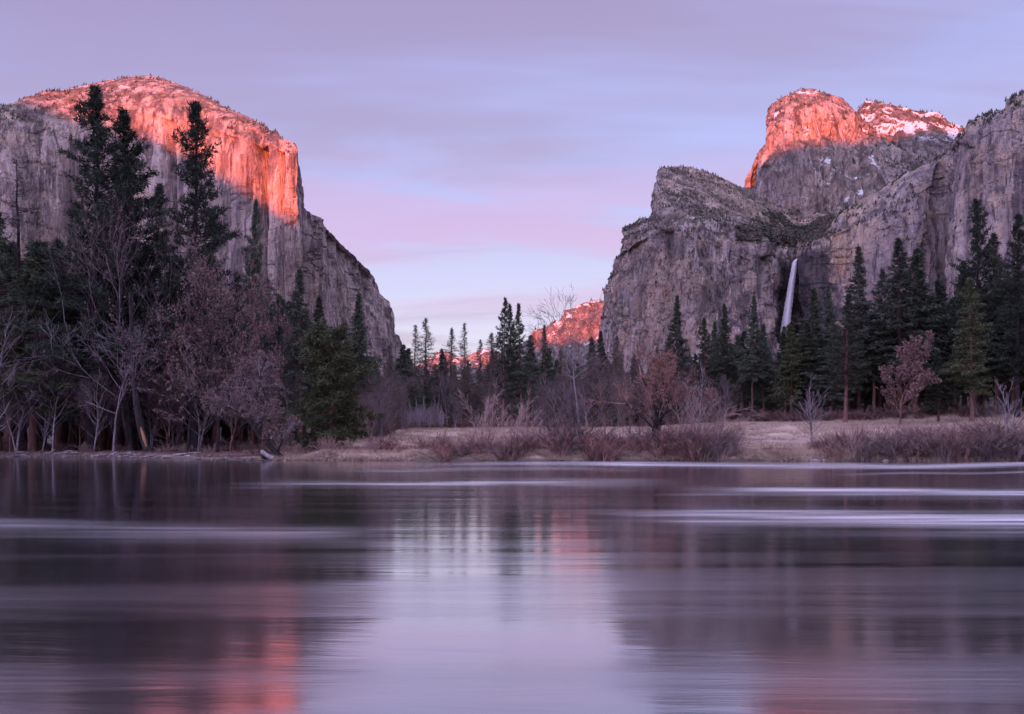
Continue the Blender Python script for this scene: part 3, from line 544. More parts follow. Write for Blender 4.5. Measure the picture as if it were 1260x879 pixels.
for i in range(4): proto('fir%d' % i, 34, conifer(34, (.22, .30, .16, .36)[i], (.18, .16, .20, .18)[i], 2.0, 'fir', 300+i, ('bark', ('needle_blue', 'needle')[i % 2]), 1.0, .15, 1.0))
for i in range(2): proto('lightfir%d' % i, 26, conifer(26, (.22, .18)[i], (.17, .18)[i], 1.8, 'fir', 330+i, ('bark', 'needle_warm'), 1.0, .14, .7))
for i in range(3): proto('thin%d' % i, 30, conifer(30, (.3, .42, .2)[i], (.15, .14, .17)[i], 2.2, 'thin', 400+i, ('bark', 'needle_dull'), 1.2, .2, .85))
proto('snag', 32, conifer(32, .3, .15, .9, 'thin', 451, ('bark_dark', 'needle_dull'), .8, .3, .6, dead=.4))
proto('roundpine', 14, conifer(14, .04, .40, 3.2, 'pine', 461, ('bark', 'needle_warm'), 1.2, .05, .42))
for i in range(3): proto('oak%d' % i, 26, broad(26, 500+i, 6, 2, .38, .55, .3, .74, (2, 3), leaves=1500, mats=('bark_dark', 'twig', 'leaf_grey'), maxseg=8500))
for i in range(3): proto('leafoak%d' % i, 22, broad(22, 520+i, 6, 1, .3, .6, .2, .74, (2, 3), leaves=8500, lsize=.25, mats=('bark_dark', 'twig', 'leaf_brown'), maxseg=5500))
proto('rustoak', 14, broad(14, 541, 6, 2, .46, .55, .3, .74, (2, 3), leaves=4500, lsize=.22, mats=('bark_dark', 'twig_red', 'leaf_rust'), maxseg=8000, clear=.2))
proto('smallleaf', 15, broad(15, 551, 6, 1, .2, .42, .55, .72, (2, 3), leaves=15000, lsize=.28, mats=('bark', 'twig_red', 'leaf_brown'), maxseg=7000, clear=.10))
for i in range(4): proto('bare%d' % i, 18, broad(18, 560+i, 6, (1, 2, 1, 3)[i], .17, .5, .35, .74, (2, 3), mats=('bark_pale' if i % 2 else 'bark', 'twig'), maxseg=8000, twig_r=.016))
for i in range(2): proto('pale%d' % i, 16, broad(16, 580+i, 6, 1, .17, .6, .15, .75, (2, 2), mats=('bark_pale', 'twig_pale'), maxseg=3500, twig_r=.016, clear=.3))
proto('leaningbare', 20, broad(20, 591, 5, 1, .27, .5, .05, .66, (2, 2), lean=(-.16, 0), mats=('bark_pale', 'twig'), maxseg=2600, clear=.55, twig_r=.03, droop=.25))
proto('youngpale', 6, broad(6, 596, 5, 3, .05, .35, .5, .74, (2, 3), mats=('twig_pale', 'twig_pale'), maxseg=1800, clear=.25, twig_r=.010))
for i in range(2): proto('thinpale%d' % i, 9, broad(9, 600+i*4, 5, 2, .10, .55, .4, .76, (2, 2), mats=('bark_pale', 'twig_pale'), maxseg=420, clear=.25, twig_r=.014))
PARTS = {}
NAMES = {'b': 'pine_tree'}
USED = []
def place(key, x, y, h, name, label, cat, group=None, wid=1.0, rz=None, zoff=-.15):
    H, ms = PROTO[key]; s = h/H; wid *= rnd.uniform(.95, 1.25) if key.startswith(('fir', 'pine', 'light', 'thin')) else (.80 if key[:3] in ('oak', 'lea') else 1)
    t = bpy.data.objects.new(name, None); COL.objects.link(t); t.empty_display_size = .5
    t.location = (x, y, float(ground_z(x, y))+zoff); t.scale = (s*wid, s*wid, s); t.rotation_euler = (rnd.uniform(-.022, .022), rnd.uniform(-.022, .022), rnd.uniform(0, 6.283) if rz is None else rz)
    tag(t, label, cat, group)
    if key not in PARTS:
        PARTS[key] = [link(nm, me, t) for nm, me in zip(('trunk', 'crown', 'leaves'), ms) if me]
    else:
        for c0 in PARTS[key]:
            c = c0.copy(); COL.objects.link(c); c.parent = t
    USED.append((x, y)); return t
def tree(key, px, top, d, name, label, cat, group=None, wid=1.0, rz=None):
    x = (px-630)/F*d; z0 = float(ground_z(x, d)); h = CH+(HY-top)/F*d-z0
    return place(key, x, d, h, name, label, cat, group, wid, rz)
PN, DC = 'pine_tree', 'bare_tree'
# individually described trees, left bank
for a in [
 ('bigpine0', 112, 108, 128, PN, 'tallest dark pine on the left bank, tip against the lit cliff', 'pine tree', None, 1.0),
 ('bigpine1', 162, 140, 134, PN, 'dark pine just right of the tallest one, tip half hidden by it', 'pine tree', None, .95),
 ('bigpine2', 241, 125, 131, PN, 'tall dark pine standing apart between the oaks, tip over the sunlit face', 'pine tree', None, .85),
 ('snag', 28, 196, 130, 'dead_tree', 'thin half-dead conifer with sparse drooping limbs near the left edge', 'tree', None, 1.0),
 ('pine2', -4, 262, 127, PN, 'dark pine cut by the left edge of the picture', 'pine tree', None, 1.1),
 ('lightfir0', 40, 318, 126, 'fir_tree', 'yellow-green conifer below the thin half-dead one', 'fir tree', None, 1.3),
 ('pine3', 72, 300, 140, PN, 'mid-height green pine tucked left of the tallest pine', 'pine tree', None, 1.1),
 ('pine1', 310, 246, 138, PN, 'narrow ragged dark pine right of the brown-leaved oaks', 'pine tree', None, .55),
 ('fir2', 369, 332, 128, 'fir_tree', 'dense dark fir pointed against the cliff foot, right of the ragged pine', 'fir tree', None, .95),
 ('fir0', 398, 366, 140, 'fir_tree', 'shorter narrow fir between the pointed fir and the tall slim pine', 'fir tree', None, .9),
 ('roundpine', 408, 408, 112, PN, 'broad bushy yellow-green pine with foliage down to the bank', 'pine tree', None, 1.0),
 ('fir3', 441, 361, 138, PN, 'tall slim pine standing right of the broad bushy one, trunk bare below', 'pine tree', None, .75),
 ('oak0', 160, 232, 127, 'oak_tree', 'big bare grey-brown oak with dark forked trunk in front of the tall pines', 'oak tree', None, 1.05),
 ('oak1', 92, 330, 133, 'oak_tree', 'grey bare oak with low crown under the tallest pine', 'oak tree', None, 1.1),
 ('oak2', 208, 318, 138, 'oak_tree', 'grey leafless oak filling the gap left of the lone tall pine', 'oak tree', None, .7),
 ('leafoak0', 268, 285, 122, 'oak_tree', 'large oak keeping pinkish brown leaves below the lone tall pine', 'oak tree', None, .85),
 ('leafoak1', 320, 335, 128, 'oak_tree', 'brown-leaved oak beneath the narrow ragged pine', 'oak tree', None, .85),
 ('leafoak2', 232, 370, 124, 'oak_tree', 'lower brown-leaved oak leaning over the sandy beach', 'oak tree', None, 1.2),
 ('oak1', 345, 360, 133, 'oak_tree', 'faded grey oak left of the pointed dark fir', 'oak tree', None, .8),
 ('pale0', 140, 382, 122.5, DC, 'leafless tree with whitish trunk and arching pale limbs left of the broken-barked trunk', 'bare tree', None, 1.0),
 ('pale1', 65, 420, 124, DC, 'small pale bare tree with feathery twigs at the left waterside', 'bare tree', None, 1.1),
 ('bare1', 20, 395, 124, DC, 'grey bare tree leaning over the water near the left edge', 'bare tree', None, 1.1),
 ('bare3', -12, 350, 122, DC, 'bare twiggy tree at the very left edge of the picture', 'bare tree', None, 1.2),
 ('pine0', 88, 250, 143, PN, 'dark pine filling the gap just left of the tallest pine', 'pine tree', None, .9),
 ('pine3', 138, 222, 146, PN, 'dark pine showing between the two highest left-hand pines', 'pine tree', None, 1.1),
 ('pine2', 192, 228, 148, PN, 'dark pine right of the second highest left-hand pine', 'pine tree', None, 1.0),
 ('pine0', 262, 262, 146, PN, 'dark pine just behind the lone tall pine, slightly to its right', 'pine tree', None, .8),
 # middle
 ('thin0', 477, 424, 160, DC, 'thin purplish conifer right at the foot of the big cliff', 'tree', None, 1.1),
 ('thin2', 508, 400, 205, PN, 'pale thin-needled pine, left one of the pair above the whitish saplings', 'pine tree', None, 1.0),
 ('thin0', 523, 392, 212, PN, 'pale thin-needled pine, taller one of the pair above the whitish saplings', 'pine tree', None, 1.15),
 ('thin1', 554, 404, 215, PN, 'slim lone pine standing before the left end of the red ridge', 'pine tree', None, .9),
 ('thin2', 573, 398, 205, PN, 'slim reddish-trunked pine just right of the lone slim one', 'pine tree', None, .9),
 ('thin0', 590, 418, 225, PN, 'lower pale pine in front of the red gap in the ridges', 'pine tree', None, .9),
 ('thin1', 606, 410, 210, PN, 'pale pine touching the left side of the tall trio', 'pine tree', None, 1.0),
 ('pine3', 619, 367, 190, PN, 'tallest and leftmost pine of the trio in the middle', 'pine tree', None, .75),
 ('pine1', 631, 375, 196, PN, 'middle pine of the tall trio in the middle', 'pine tree', None, .75),
 ('pine0', 642, 374, 190, PN, 'rightmost pine of the tall trio in the middle', 'pine tree', None, .75),
 ('fir1', 671, 400, 200, 'fir_tree', 'small fir standing before the snowy part of the distant red ridge', 'fir tree', None, .7),
 ('fir0', 740, 408, 205, 'fir_tree', 'dark fir where the red ridge meets the brown buttress', 'fir tree', None, .9),
 ('fir2', 831, 364, 190, 'fir_tree', 'dark pointed fir behind the rust-coloured oak', 'fir tree', None, .75),
 ('pine2', 868, 392, 185, PN, 'dark pine right of the fir behind the rust-coloured oak', 'pine tree', None, .75),
 ('fir1', 892, 374, 185, 'fir_tree', 'slender fir before the tan foot of the buttress', 'fir tree', None, .8),
 ('fir3', 925, 364, 182, 'fir_tree', 'tall slender fir left of the waterfall foot', 'fir tree', None, .8),
 ('lightfir1', 974, 396, 172, 'fir_tree', 'light green fir directly under the waterfall', 'fir tree', None, 1.0),
 ('rustoak', 806, 402, 99, 'oak_tree', 'rust-tinged bare oak with dark forked trunk rising from the bank', 'oak tree', None, 1.0),
 ('leaningbare', 717, 346, 114, DC, 'tall thin leaning bare tree with drooping top before the red ridge', 'bare tree', None, 1.0, 0),
 ('bare0', 745, 420, 135, DC, 'grey twiggy bare tree left of the rust-tinged oak', 'bare tree', None, 1.1),
 ('bare2', 775, 432, 150, DC, 'purplish bare tree between the buttress foot and the rust-tinged oak', 'bare tree', None, 1.1),
 ('thinpale1', 857, 440, 125, DC, 'pale slender snag right of the rust-tinged oak', 'bare tree', None, .5),
 # right
 ('fir1', 1003, 356, 175, 'fir_tree', 'dark fir whose tip touches the right edge of the waterfall', 'fir tree', None, 1.0),
 ('fir0', 1022, 352, 178, 'fir_tree', 'blue-green fir second right of the waterfall', 'fir tree', None, .9),
 ('fir2', 1057, 305, 172, 'fir_tree', 'tall dense fir, left of the twin-peaked pair before the streaked wall', 'fir tree', None, .85),
 ('pine0', 1040, 362, 160, PN, 'blue-green pine with bare reddish trunk at the meadow edge', 'pine tree', None, .9),
 ('pine3', 1082, 332, 175, PN, 'dark pine behind and between the two tall fir groups', 'pine tree', None, 1.0),
 ('fir0', 1108, 294, 168, 'fir_tree', 'tall fir above the pinkish leafy tree, left peak of two', 'fir tree', None, 1.0),
 ('fir3', 1126, 306, 171, 'fir_tree', 'tall fir above the pinkish leafy tree, right peak of two', 'fir tree', None, 1.1),
 ('fir1', 1152, 345, 172, 'fir_tree', 'mid-height fir right of the two peaks above the pinkish tree', 'fir tree', None, 1.0),
 ('bigpine0', 1206, 247, 166, PN, 'tallest dark pine of the right forest', 'pine tree', None, .8),
 ('pine0', 1186, 322, 172, PN, 'pine hugging the left side of the tallest right-hand pine', 'pine tree', None, .9),
 ('lightfir0', 1196, 343, 150, 'fir_tree', 'light green fir with bare trunk in front of the tallest right-hand pine', 'fir tree', None, .85),
 ('pine3', 1228, 288, 165, PN, 'dark pine between the tallest right-hand pine and the edge pine', 'pine tree', None, 1.0),
 ('bigpine2', 1252, 264, 155, PN, 'large dark pine at the right edge of the picture', 'pine tree', None, .85),
 ('fir2', 1155, 430, 152, 'fir_tree', 'low dark bushy fir right of the pinkish leafy tree', 'fir tree', None, 1.3),
 ('smallleaf', 1108, 404, 150, 'oak_tree', 'round-crowned tree holding pinkish brown leaves before the dark firs', 'oak tree', None, 1.0),
 ('thinpale0', 998, 455, 104, DC, 'thin white forked bare tree standing on the bank below the waterfall', 'bare tree', None, 1.1),
 ('thinpale1', 1240, 462, 104, DC, 'thin white bare tree on the bank near the right edge', 'bare tree', None, .9),
]: tree(*a)
# the darker trees behind them
env = lambda p: float(np.interp(p, [-80, 0, 60, 120, 340, 430, 470, 600, 660, 700, 850, 900, 945, 985, 1005, 1040, 1200, 1350], [275, 290, 300, 315, 345, 428, 432, 432, 420, 432, 410, 400, 412, 412, 385, 370, 340, 320]))
near_d = lambda p: float(np.interp(p, [-80, 330, 460, 520, 850, 1000, 1150, 1300], [136, 142, 150, 205, 200, 172, 168, 160]))
used_px = []
i = 0
for row in range(6):
    p = -90+row*5
    while p < 1350:
        d = near_d(p)+row*(9 if p < 460 or p > 850 else 13)+rnd.uniform(-4, 4); top = env(p)+rnd.uniform(-14, 45)+row*3
        reg = 0 if p < 455 else (1 if p < 850 else 2)
        if reg == 1: key = rnd.choice(['thin0', 'thin1', 'thin2', 'pine1', 'fir1', 'fir2', 'pine3'])
        elif reg == 0: key = rnd.choice(['pine0', 'pine3', 'fir0', 'fir2', 'fir1', 'pine2'])
        else: key = rnd.choice(['fir0', 'fir1', 'fir2', 'fir3', 'pine0', 'pine3', 'pine2', 'lightfir1' if rnd.random() < .3 else 'fir0'])
        tree(key, p, top, d, 'forest_conifer', ('slender conifer in the dark wood behind the left bank oaks', 'thin conifer in the purplish wood beyond the middle meadow', 'conifer in the dark forest wall behind the right meadow')[reg], 'conifer', ('conifers in the wood behind the left bank', 'conifers in the wood behind the middle meadow', 'conifers in the forest behind the right meadow')[reg], rnd.uniform(1.0, 1.35))
        p += rnd.uniform(18, 34)
for j in range(66):
    p = rnd.choice([rnd.uniform(452, 488), rnd.uniform(548, 900), rnd.uniform(600, 900)]) if j < 52 else rnd.uniform(-60, 350); d = (near_d(p)-8+rnd.uniform(-14, 12)) if j < 52 else rnd.uniform(128, 140); top = rnd.uniform(436, 482) if j < 52 else rnd.uniform(400, 450)
    tree(rnd.choice(['bare0', 'bare1', 'bare2', 'bare3']), p, top, d, DC, 'grey leafless tree at the edge of the middle wood' if j < 52 else 'grey leafless tree among the trunks of the left wood', 'bare tree', 'leafless trees along the middle wood edge' if j < 52 else 'leafless trees inside the left wood', rnd.uniform(.8, 1.2))
for j in range(15):
    tree('youngpale', 494+j*3.6+rnd.uniform(-2, 2), rnd.uniform(482, 498), 176+rnd.uniform(-4, 6), 'sapling', 'whitish leafless sapling in the pale clump at the middle wood edge', 'sapling', 'whitish saplings in the pale clump', rnd.uniform(.8, 1.1))
# ---------------------------------------------------------------- leaning tree and fallen wood on the left beach
def stand(px, py, d): return np.array(wp(px, py, d))
def chain(pts, rads):
    return [(np.array(pts[i]), np.array(pts[i+1]), rads[i], rads[i+1]) for i in range(len(pts)-1)]
d0 = 100.5
base = stand(348, 566, d0)
t = bpy.data.objects.new('leaning_tree', None); COL.objects.link(t); t.location = base
tag(t, 'dark leaning tree with brown leaves slanting left over the beach', 'tree')
rel = lambda px, py, dd=0: stand(px, py, d0+dd)-base
segs = chain([rel(352, 569), rel(340, 557, .3), rel(328, 545, .6), rel(318, 533, 1), rel(310, 522, 1.2)], [.34, .30, .26, .24, .20])
segs += chain([rel(310, 522, 1.2), rel(300, 512, 1.5), rel(296, 498, 1.5), rel(296, 480, 2), rel(302, 470, 2)], [.15, .12, .10, .08, .05])
segs += chain([rel(310, 522, 1.2), rel(306, 505, .5), rel(314, 492, 0), rel(320, 475, 0), rel(321, 455, 0)], [.15, .12, .10, .08, .05])
segs += chain([rel(313, 526, 1.2), rel(322, 518, .5), rel(328, 508, 0)], [.12, .08, .05])
segs += chain([rel(300, 512, 1.5), rel(285, 503, 1), rel(278, 498, 1)], [.10, .06, .03])
segs += chain([rel(341, 558, .2), rel(346, 545, 0), rel(350, 538, 0)], [.12, .08, .04])
rd = random.Random(5); thin = []; tips = []
def sprig(p, d, L, r, lv):
    d = norm(d+np.array([rd.uniform(-1, 1), rd.uniform(-1, 1), rd.uniform(-.9, .9)])*.3); q = p+d*L; thin.append((p, q, r, r*.7))
    if lv == 0: tips.append(q); return
    for k in range(3): sprig(q, norm(d+np.array([rd.uniform(-1, 1), rd.uniform(-1, 1), rd.uniform(-1, .9)])*.75), L*.75, r*.66, lv-1)
for (a_, b_, r0, r1) in segs[6:]:
    for k in range(3): sprig(a_*.5+b_*.5, norm((b_-a_)+np.array([rd.uniform(-1, 1), rd.uniform(-1, 1), .3])*1.2), .95, .03, 4)
V1, F1 = tubes(segs, 7); link('trunk', mesh_np('trunk', V1, F1, M['bark_dark']), t)
V1, F1 = tubes(thin, 3); link('crown', mesh_np('crown', V1, F1, M['twig_pale'], False), t)
tp = np.array(tips); tp = tp[rng.random(len(tp)) < .75]; V1, F1 = bits(tp, np.tile([[0, 0, -.3]], (len(tp), 1)), 4, .20, .16, .8, rng); link('leaves', mesh_np('leaves', V1, F1, M['leaf_brown'], False), t)
def log(pts, rads, name, label, mat, cat='log'):
    b0 = np.array(pts[0]); s = [(a-b0, c-b0, r0, r1) for a, c, r0, r1 in chain(pts, rads)]
    V1, F1 = tubes(s, 8); V1 = V1+.04*rng.normal(size=V1.shape)
    o = link(name, mesh_np(name, V1, F1, M[mat])); o.location = b0; tag(o, label, cat); return o
log([stand(322, 556, 99), stand(331, 562, 98.7), stand(340, 568, 98.4)], [.22, .26, .24], 'driftwood_log', 'pale weathered log propped beside the leaning tree foot', 'bark_pale')
log([stand(327, 553, 100), stand(325, 560, 99.7), stand(326, 567, 99.5)], [.14, .34, .42], 'tree_stump', 'dark rotten stump at the water edge beside the pale log', 'bark_dark', 'stump')
# split dark trunk with raw orange wood, left bank
d1 = 121; bb = stand(184, 560, d1); t = bpy.data.objects.new('broken_trunk', None); COL.objects.link(t); t.location = bb
tag(t, 'leaning dark trunk with a strip of raw orange wood above the left waterline', 'tree trunk')
q = [stand(184, 560, d1)-bb, stand(180, 550, d1)-bb, stand(174, 530, d1)-bb, stand(169, 505, d1)-bb, stand(165, 470, d1)-bb, stand(163, 420, d1)-bb, stand(160, 360, d1)-bb]
V1, F1 = tubes(chain(q, [.62, .48, .42, .40, .36, .30, .18]), 10); link('trunk', mesh_np('trunk', V1, F1, M['bark_dark']), t)
off = np.array([.16, -.36, 0]); V1, F1 = tubes(chain([q[1]+off, (q[1]+q[2])/2+off*.9, q[2]+off*.8, q[2]*.6+q[3]*.4+off*.7], [.12, .22, .16, .05]), 7); link('split_wood', mesh_np('split_wood', V1, F1, M['broken']), t)
# dark trunks standing at the left waterside
for k, (px_, d_, r_, lean_) in enumerate([(8, 122, .30, .05), (34, 123, .28, -.06), (62, 123, .22, .02), (115, 126, .36, .01), (282, 124, .55, -.02)]): pass
for k, (px_, d_, y_) in enumerate([(283, 118, 470), (115, 126, 430), (98, 128, 440), (52, 126, 430), (205, 130, 440), (345, 126, 440), (12, 124, 440)]):
    tree('bare%d' % (k % 4), px_, y_, d_, DC, ['stout grey tree at the back of the sandy beach', 'reddish bare trunk left of the whitish one', 'dark bare trunk two left of the whitish one', 'grey bare trunk near the left waterside between feathery trees', 'bare grey tree behind the split orange trunk', 'grey bare tree left of the broad bushy pine', 'pale bare trunk leaning at the far left waterside'][k], 'bare tree', None, 1.0)
# stones on the left bank
def stone_mesh(s):
    bm = __import__('bmesh').new(); __import__('bmesh').ops.create_icosphere(bm, subdivisions=2, radius=1)
    for v in bm.verts:
        c = v.co.copy(); v.co *= 1+.28*float(vn(np.array([c.x*1.3+s*9]), np.array([c.y*1.3]), np.array([c.z*1.3]))[0]); v.co.z *= .6
    me = bpy.data.meshes.new('stone'); bm.to_mesh(me); bm.free(); me.materials.append(M['stone']); return me
stones = [stone_mesh(k) for k in range(4)]
for k in range(85):
    p = rnd.uniform(0, 350) if k < 65 else rnd.uniform(380, 1240); y = bankline((p-630)/F*110)+rnd.uniform(-.6, 2.6)
    x = (p-630)/F*y; y = float(bankline(x))+rnd.uniform(-.5, 2.6); o = link('stone', stones[k % 4]); s = rnd.uniform(.10, .34)
    o.location = (x, y, max(float(ground_z(x, y)), -.05)+s*.2); o.scale = (s*rnd.uniform(1, 1.8), s, s); o.rotation_euler = (0, 0, rnd.uniform(0, 6))
    tag(o, 'small grey stone on the left waterline' if k < 65 else 'small stone below the brushy bank', 'stone', 'stones along the left waterline' if k < 65 else 'stones below the brushy bank')
for k in range(9):
    p = (20, 75, 130, 150, 210, 245, 60, 175, 265)[k]; x = (p-630)/F*121; y = float(bankline(x))+rnd.uniform(.5, 2.5); z0 = float(ground_z(x, y))+.12
    a = rnd.uniform(-.5, .5); L = rnd.uniform(1.2, 3.2)
    o = log([np.array([x, y, z0]), np.array([x+L*.5*math.cos(a), y+L*.5*math.sin(a), z0+rnd.uniform(0, .3)]), np.array([x+L*math.cos(a), y+L*math.sin(a), z0+rnd.uniform(-.05, .5)])], [.09, .08, .03], 'driftwood_branch', 'fallen pale branch lying among the stones of the left bank', 'bark_pale', 'branch'); o['group'] = 'fallen branches on the left bank'
# ---------------------------------------------------------------- willow bushes
def bush(h, wdt, seed, n=60, mats='twig_red', lean=0., arch=.3, lv=2, tw=.012, dens=5):
    rd = random.Random(seed); st = []; tw_ = []
    for i in range(n):
        a = rd.uniform(0, 6.283); r0 = wdt*.16*rd.random()**.5; p = np.array([math.cos(a)*r0, math.sin(a)*r0*.6, -.1]); el = rd.uniform(.0, .9)**.8
        d = norm([math.cos(a)*el+lean, math.sin(a)*el*.6, 1.0]); L = h*rd.uniform(.55, 1.1); k = 4
        for j in range(k):
            q = p+d*L/k; st.append((p, q, tw*(1.5-.25*j), tw*(1.25-.25*j)))
            d = norm(d+np.array([math.cos(a)*arch*.35+rd.uniform(-.2, .2)+lean*.3, math.sin(a)*arch*.2+rd.uniform(-.2, .2), -arch*.28]))
            if j >= 1:
                for z_ in range(dens):
                    f = rd.random(); c = p*(1-f)+q*f; dd = norm(d+np.array([rd.uniform(-1, 1), rd.uniform(-1, 1), rd.uniform(-.4, .8)])*.85); e = c+dd*L*rd.uniform(.08, .24)
                    tw_.append((c, e, tw*.6, tw*.4))
                    for z2 in range(lv): f2 = rd.random(); c2 = c*(1-f2)+e*f2; tw_.append((c2, c2+norm(dd+np.array([rd.uniform(-1, 1), rd.uniform(-1, 1), rd.uniform(-.4, .7)]))*L*.08, tw*.5, tw*.35))
            p = q
    V1, F1 = tubes(st, 3); V2, F2 = tubes(tw_, 3)
    hz = np.percentile(V2[:, 2], 98); V1 *= h/hz; V2 *= h/hz
    return mesh_np('stems', V1, F1, M[mats], False), mesh_np('twigs', V2, F2, M[mats], False)
BU = [bush(2.6, 4, 1, 46, tw=.017, dens=4, lv=1), bush(2.4, 4.5, 2, 46, 'twig_red', .18, .4, 1, .017, 4), bush(2.8, 4, 3, 40, 'twig_dusk', -.14, .3, 1, .018, 4), bush(2.2, 4.5, 4, 44, 'twig_tan', .12, .4, 1, .017, 4), bush(2.6, 4, 5, 44, 'twig_dusk', .14, .45, 1, .018, 4), bush(1.5, 3, 6, 60, 'twig_tan', 0, .5, 1, .013, 4)]
BP_ = {}; BH = (2.6, 2.4, 2.8, 2.2, 2.6, 1.5)
def put_bush(k, x, y, h, wid, label, group=None, rz=None, name='willow_bush', pool=BU, H=2.5):
    t = bpy.data.objects.new(name, None); COL.objects.link(t); t.location = (x, y, max(float(ground_z(x, y)), 0)-.05); s = h/(H if pool is not BU else BH[k]); t.scale = (s*wid, s*wid, s); t.rotation_euler = (0, 0, rnd.choice([-.3, 0, .3, 3.0, 3.3]) if rz is None else rz)
    tag(t, label, 'bush', group); key = (id(pool), k)
    if key not in BP_: BP_[key] = [link(nm, me, t) for nm, me in zip(('stems', 'twigs'), pool[k])]
    else:
        for c0 in BP_[key]: c = c0.copy(); COL.objects.link(c); c.parent = t
    return t
# height of the brush along the bank (px, top row)
btop = lambda p: float(np.interp(p, [350, 385, 400, 500, 600, 640, 690, 720, 780, 830, 880, 920, 970, 1000, 1060, 1150, 1200, 1260, 1400], [552, 545, 536, 536, 533, 528, 520, 524, 528, 520, 515, 543, 545, 533, 524, 522, 518, 520, 520]))
p = 372
while p < 1330:
    for row in range(3):
        if rnd.random() < .22: continue
        pp = p+rnd.uniform(-9, 9)+row*4; y = float(bankline((pp-630)/F*96))+(.2, 1.8, 4.2)[row]+rnd.uniform(-.3, .8)
        if pp < 520: y += 2.0+(600-pp)*.008
        if 890 < pp < 985 and row == 0: continue
        if 900 < pp < 1000 and rnd.random() < .5: continue
        x = (pp-630)/F*y; top = btop(pp)+rnd.uniform(-5, 9)+(3-row)*2.5; z0 = float(ground_z(x, y)); h = max(.7, CH+(HY-top)/F*y-max(z0, 0))*.98
        k = rnd.choice([0, 1, 0, 2, 3, 4] if pp > 560 else [0, 1, 0, 3, 1])
        if pp > 1060: k = rnd.choice([2, 4, 4, 0, 2])
        reg = 0 if pp < 600 else (1 if pp < 850 else 2)
        put_bush(k, x, y, h, rnd.uniform(.75, 1.1), ('reddish brown leafless willow bush on the left half of the low bank', 'tangled leafless willow bush in the middle of the bank', 'purplish leafless willow bush along the right part of the bank')[reg], ('willow bushes on the left half of the bank', 'willow bushes on the middle of the bank', 'willow bushes on the right part of the bank')[reg])
    p += rnd.uniform(11, 16)
big = [bush(6.0, 5, 21, 26, 'twig_tan', .38, .55, 2, .018, 5), bush(5, 4, 23, 24, 'twig_tan', .30, .25, 2, .016, 5), bush(4.2, 4, 25, 20, 'twig', -.05, .2, 2, .016, 6)]
for k, px_, dd, top, lab, wd in [(0, 850, 1.6, 482, 'big tan willow arching to the right beside the rust-tinged oak', .95), (0, 878, 2.5, 492, 'second big tan willow sweeping right, close behind the first', .9), (1, 598, 2.0, 482, 'tall thin tan willow with stems leaning right in the middle of the bank', .9), (1, 640, 2.2, 490, 'slim willow with long stems right of the tall tan one', .9), (2, 716, 2.0, 478, 'dark upright willow clump left of the rust-tinged oak', 1.0), (2, 690, 2.5, 500, 'low dark willow clump below the leaning bare tree', .9), (2, 1230, 2, 500, 'dark willow clump close to the right edge', 1.0)]:
    y = float(bankline((px_-630)/F*96))+dd; x = (px_-630)/F*y; h = CH+(HY-top)/F*y-float(ground_z(x, y)); put_bush(k, x, y, h, wd, lab, None, 0, 'willow_bush', big, (6.0, 5.0, 4.2)[k])
for k, (px_, y_, h) in enumerate([(318, 108, 1.6), (335, 106, 1.3), (362, 108, 1.5), (376, 112, 1.8), (352, 114, 1.6), (228, 124, 1.3), (205, 124, 1.1), (150, 124, 1.0), (290, 120, 1.2), (262, 122, 1.2), (105, 125, 1.2), (82, 126, 1.1), (20, 125, 1.2)]):
    put_bush(rnd.choice([0, 3, 5]), (px_-630)/F*y_, y_, h, 1.2, 'low brown bush on the sandy left bank', 'low bushes on the sandy left bank')
# undergrowth along the foot of the woods
for k in range(110):
    p = rnd.uniform(-40, 1310); y = near_d(p)-rnd.uniform(2, 8); x = (p-630)/F*y; h = rnd.uniform(.9, 2.3)
    reg = 0 if p < 455 else (1 if p < 850 else 2)
    put_bush(rnd.choice([0, 2, 4]), x, y, h, 1.6, ('dim leafless shrub at the foot of the left wood', 'dim leafless shrub at the foot of the middle wood', 'dim leafless shrub at the foot of the right forest')[reg], ('shrubs at the foot of the left wood', 'shrubs at the foot of the middle wood', 'shrubs at the foot of the right forest')[reg])
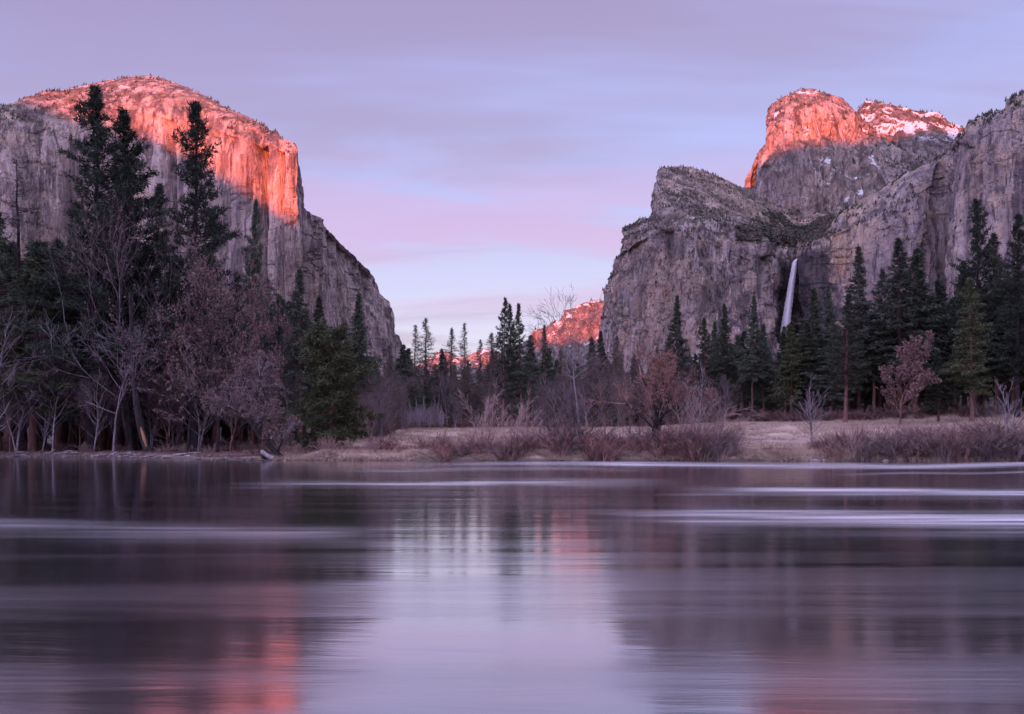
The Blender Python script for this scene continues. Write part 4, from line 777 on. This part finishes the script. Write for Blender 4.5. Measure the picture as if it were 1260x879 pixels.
# ---------------------------------------------------------------- dry grass
n = 90000; u = rng.uniform(-.24, .56, n); dd = rng.random(n)**1.6*95; x0 = u*100; y = bankline(x0)+dd+.6; x = u*y; keep = (fbm(x/5, y/5, o=3, s=2) > -.25) ; x, y = x[keep], y[keep]
P = np.stack([x, y, ground_z(x, y)-.03], -1); V, Fq = bits(P, np.tile([[.05, 0, 1.]], (len(P), 1)), 4, .34, .05, .38, rng)
tag(link('dry_grass', mesh_np('dry_grass', V, Fq, M['grass'], False)), 'pale dry grass covering the meadow beyond the brush', 'grass', kind='stuff')
n = 9000; u = rng.uniform(-.24, .56, n); x0 = u*97; y = bankline(x0)+.2+rng.random(n)*1.1; x = u*y; P = np.stack([x, y, np.maximum(ground_z(x, y), .1)], -1); V, Fq = bits(P, np.tile([[0, -.6, -.15]], (n, 1)), 7, .5, .05, .55, rng)
tag(link('bank_grass', mesh_np('bank_grass', V, Fq, M['grass'], False)), 'tufts of dead grass hanging over the cut bank', 'grass', kind='stuff')
n = 14000; u = rng.uniform(-.55, -.2, n); x0 = u*118; y = bankline(x0)+rng.random(n)**1.3*24+.5; x = u*y; P = np.stack([x, y, ground_z(x, y)], -1); V, Fq = bits(P, np.tile([[0, 0, .3]], (n, 1)), 4, .22, .07, .85, rng)
tag(link('leaf_litter', mesh_np('leaf_litter', V, Fq, M['leaf_brown'], False)), 'brown leaf litter under the left bank oaks', 'leaf litter', kind='stuff')
# ---------------------------------------------------------------- woods on the valley floor beyond
n = 5200; u = rng.uniform(-1.1, 1.1, n); y = 330+rng.random(n)**.8*1250; x = u*y; keep = ~((u > -.14) & (u < .15) & (y < 420)); x, y = x[keep], y[keep]
P = np.stack([x, y, ground_z(x, y)], -1); H = rng.uniform(20, 36, len(x))*np.interp(x/y, [-.14, -.1, .08, .14], [1, .85, .85, 1]); V, Fq = minitree_faces(P, H, H*.26, 9)
V2, F2 = minitree_faces(P+np.array([.5, .5, 3]), H*.9, H*.2, 10)
tag(link('distant_woodland', mesh_np('distant_woodland', np.concatenate([V, V2]), np.concatenate([Fq, F2+len(V)]), scrub, False)), 'dark unbroken woodland on the valley floor below the cliffs', 'woodland', kind='stuff')
print('OBJECTS', len(bpy.data.objects), 'polys', sum(len(m.polygons) for m in bpy.data.meshes))
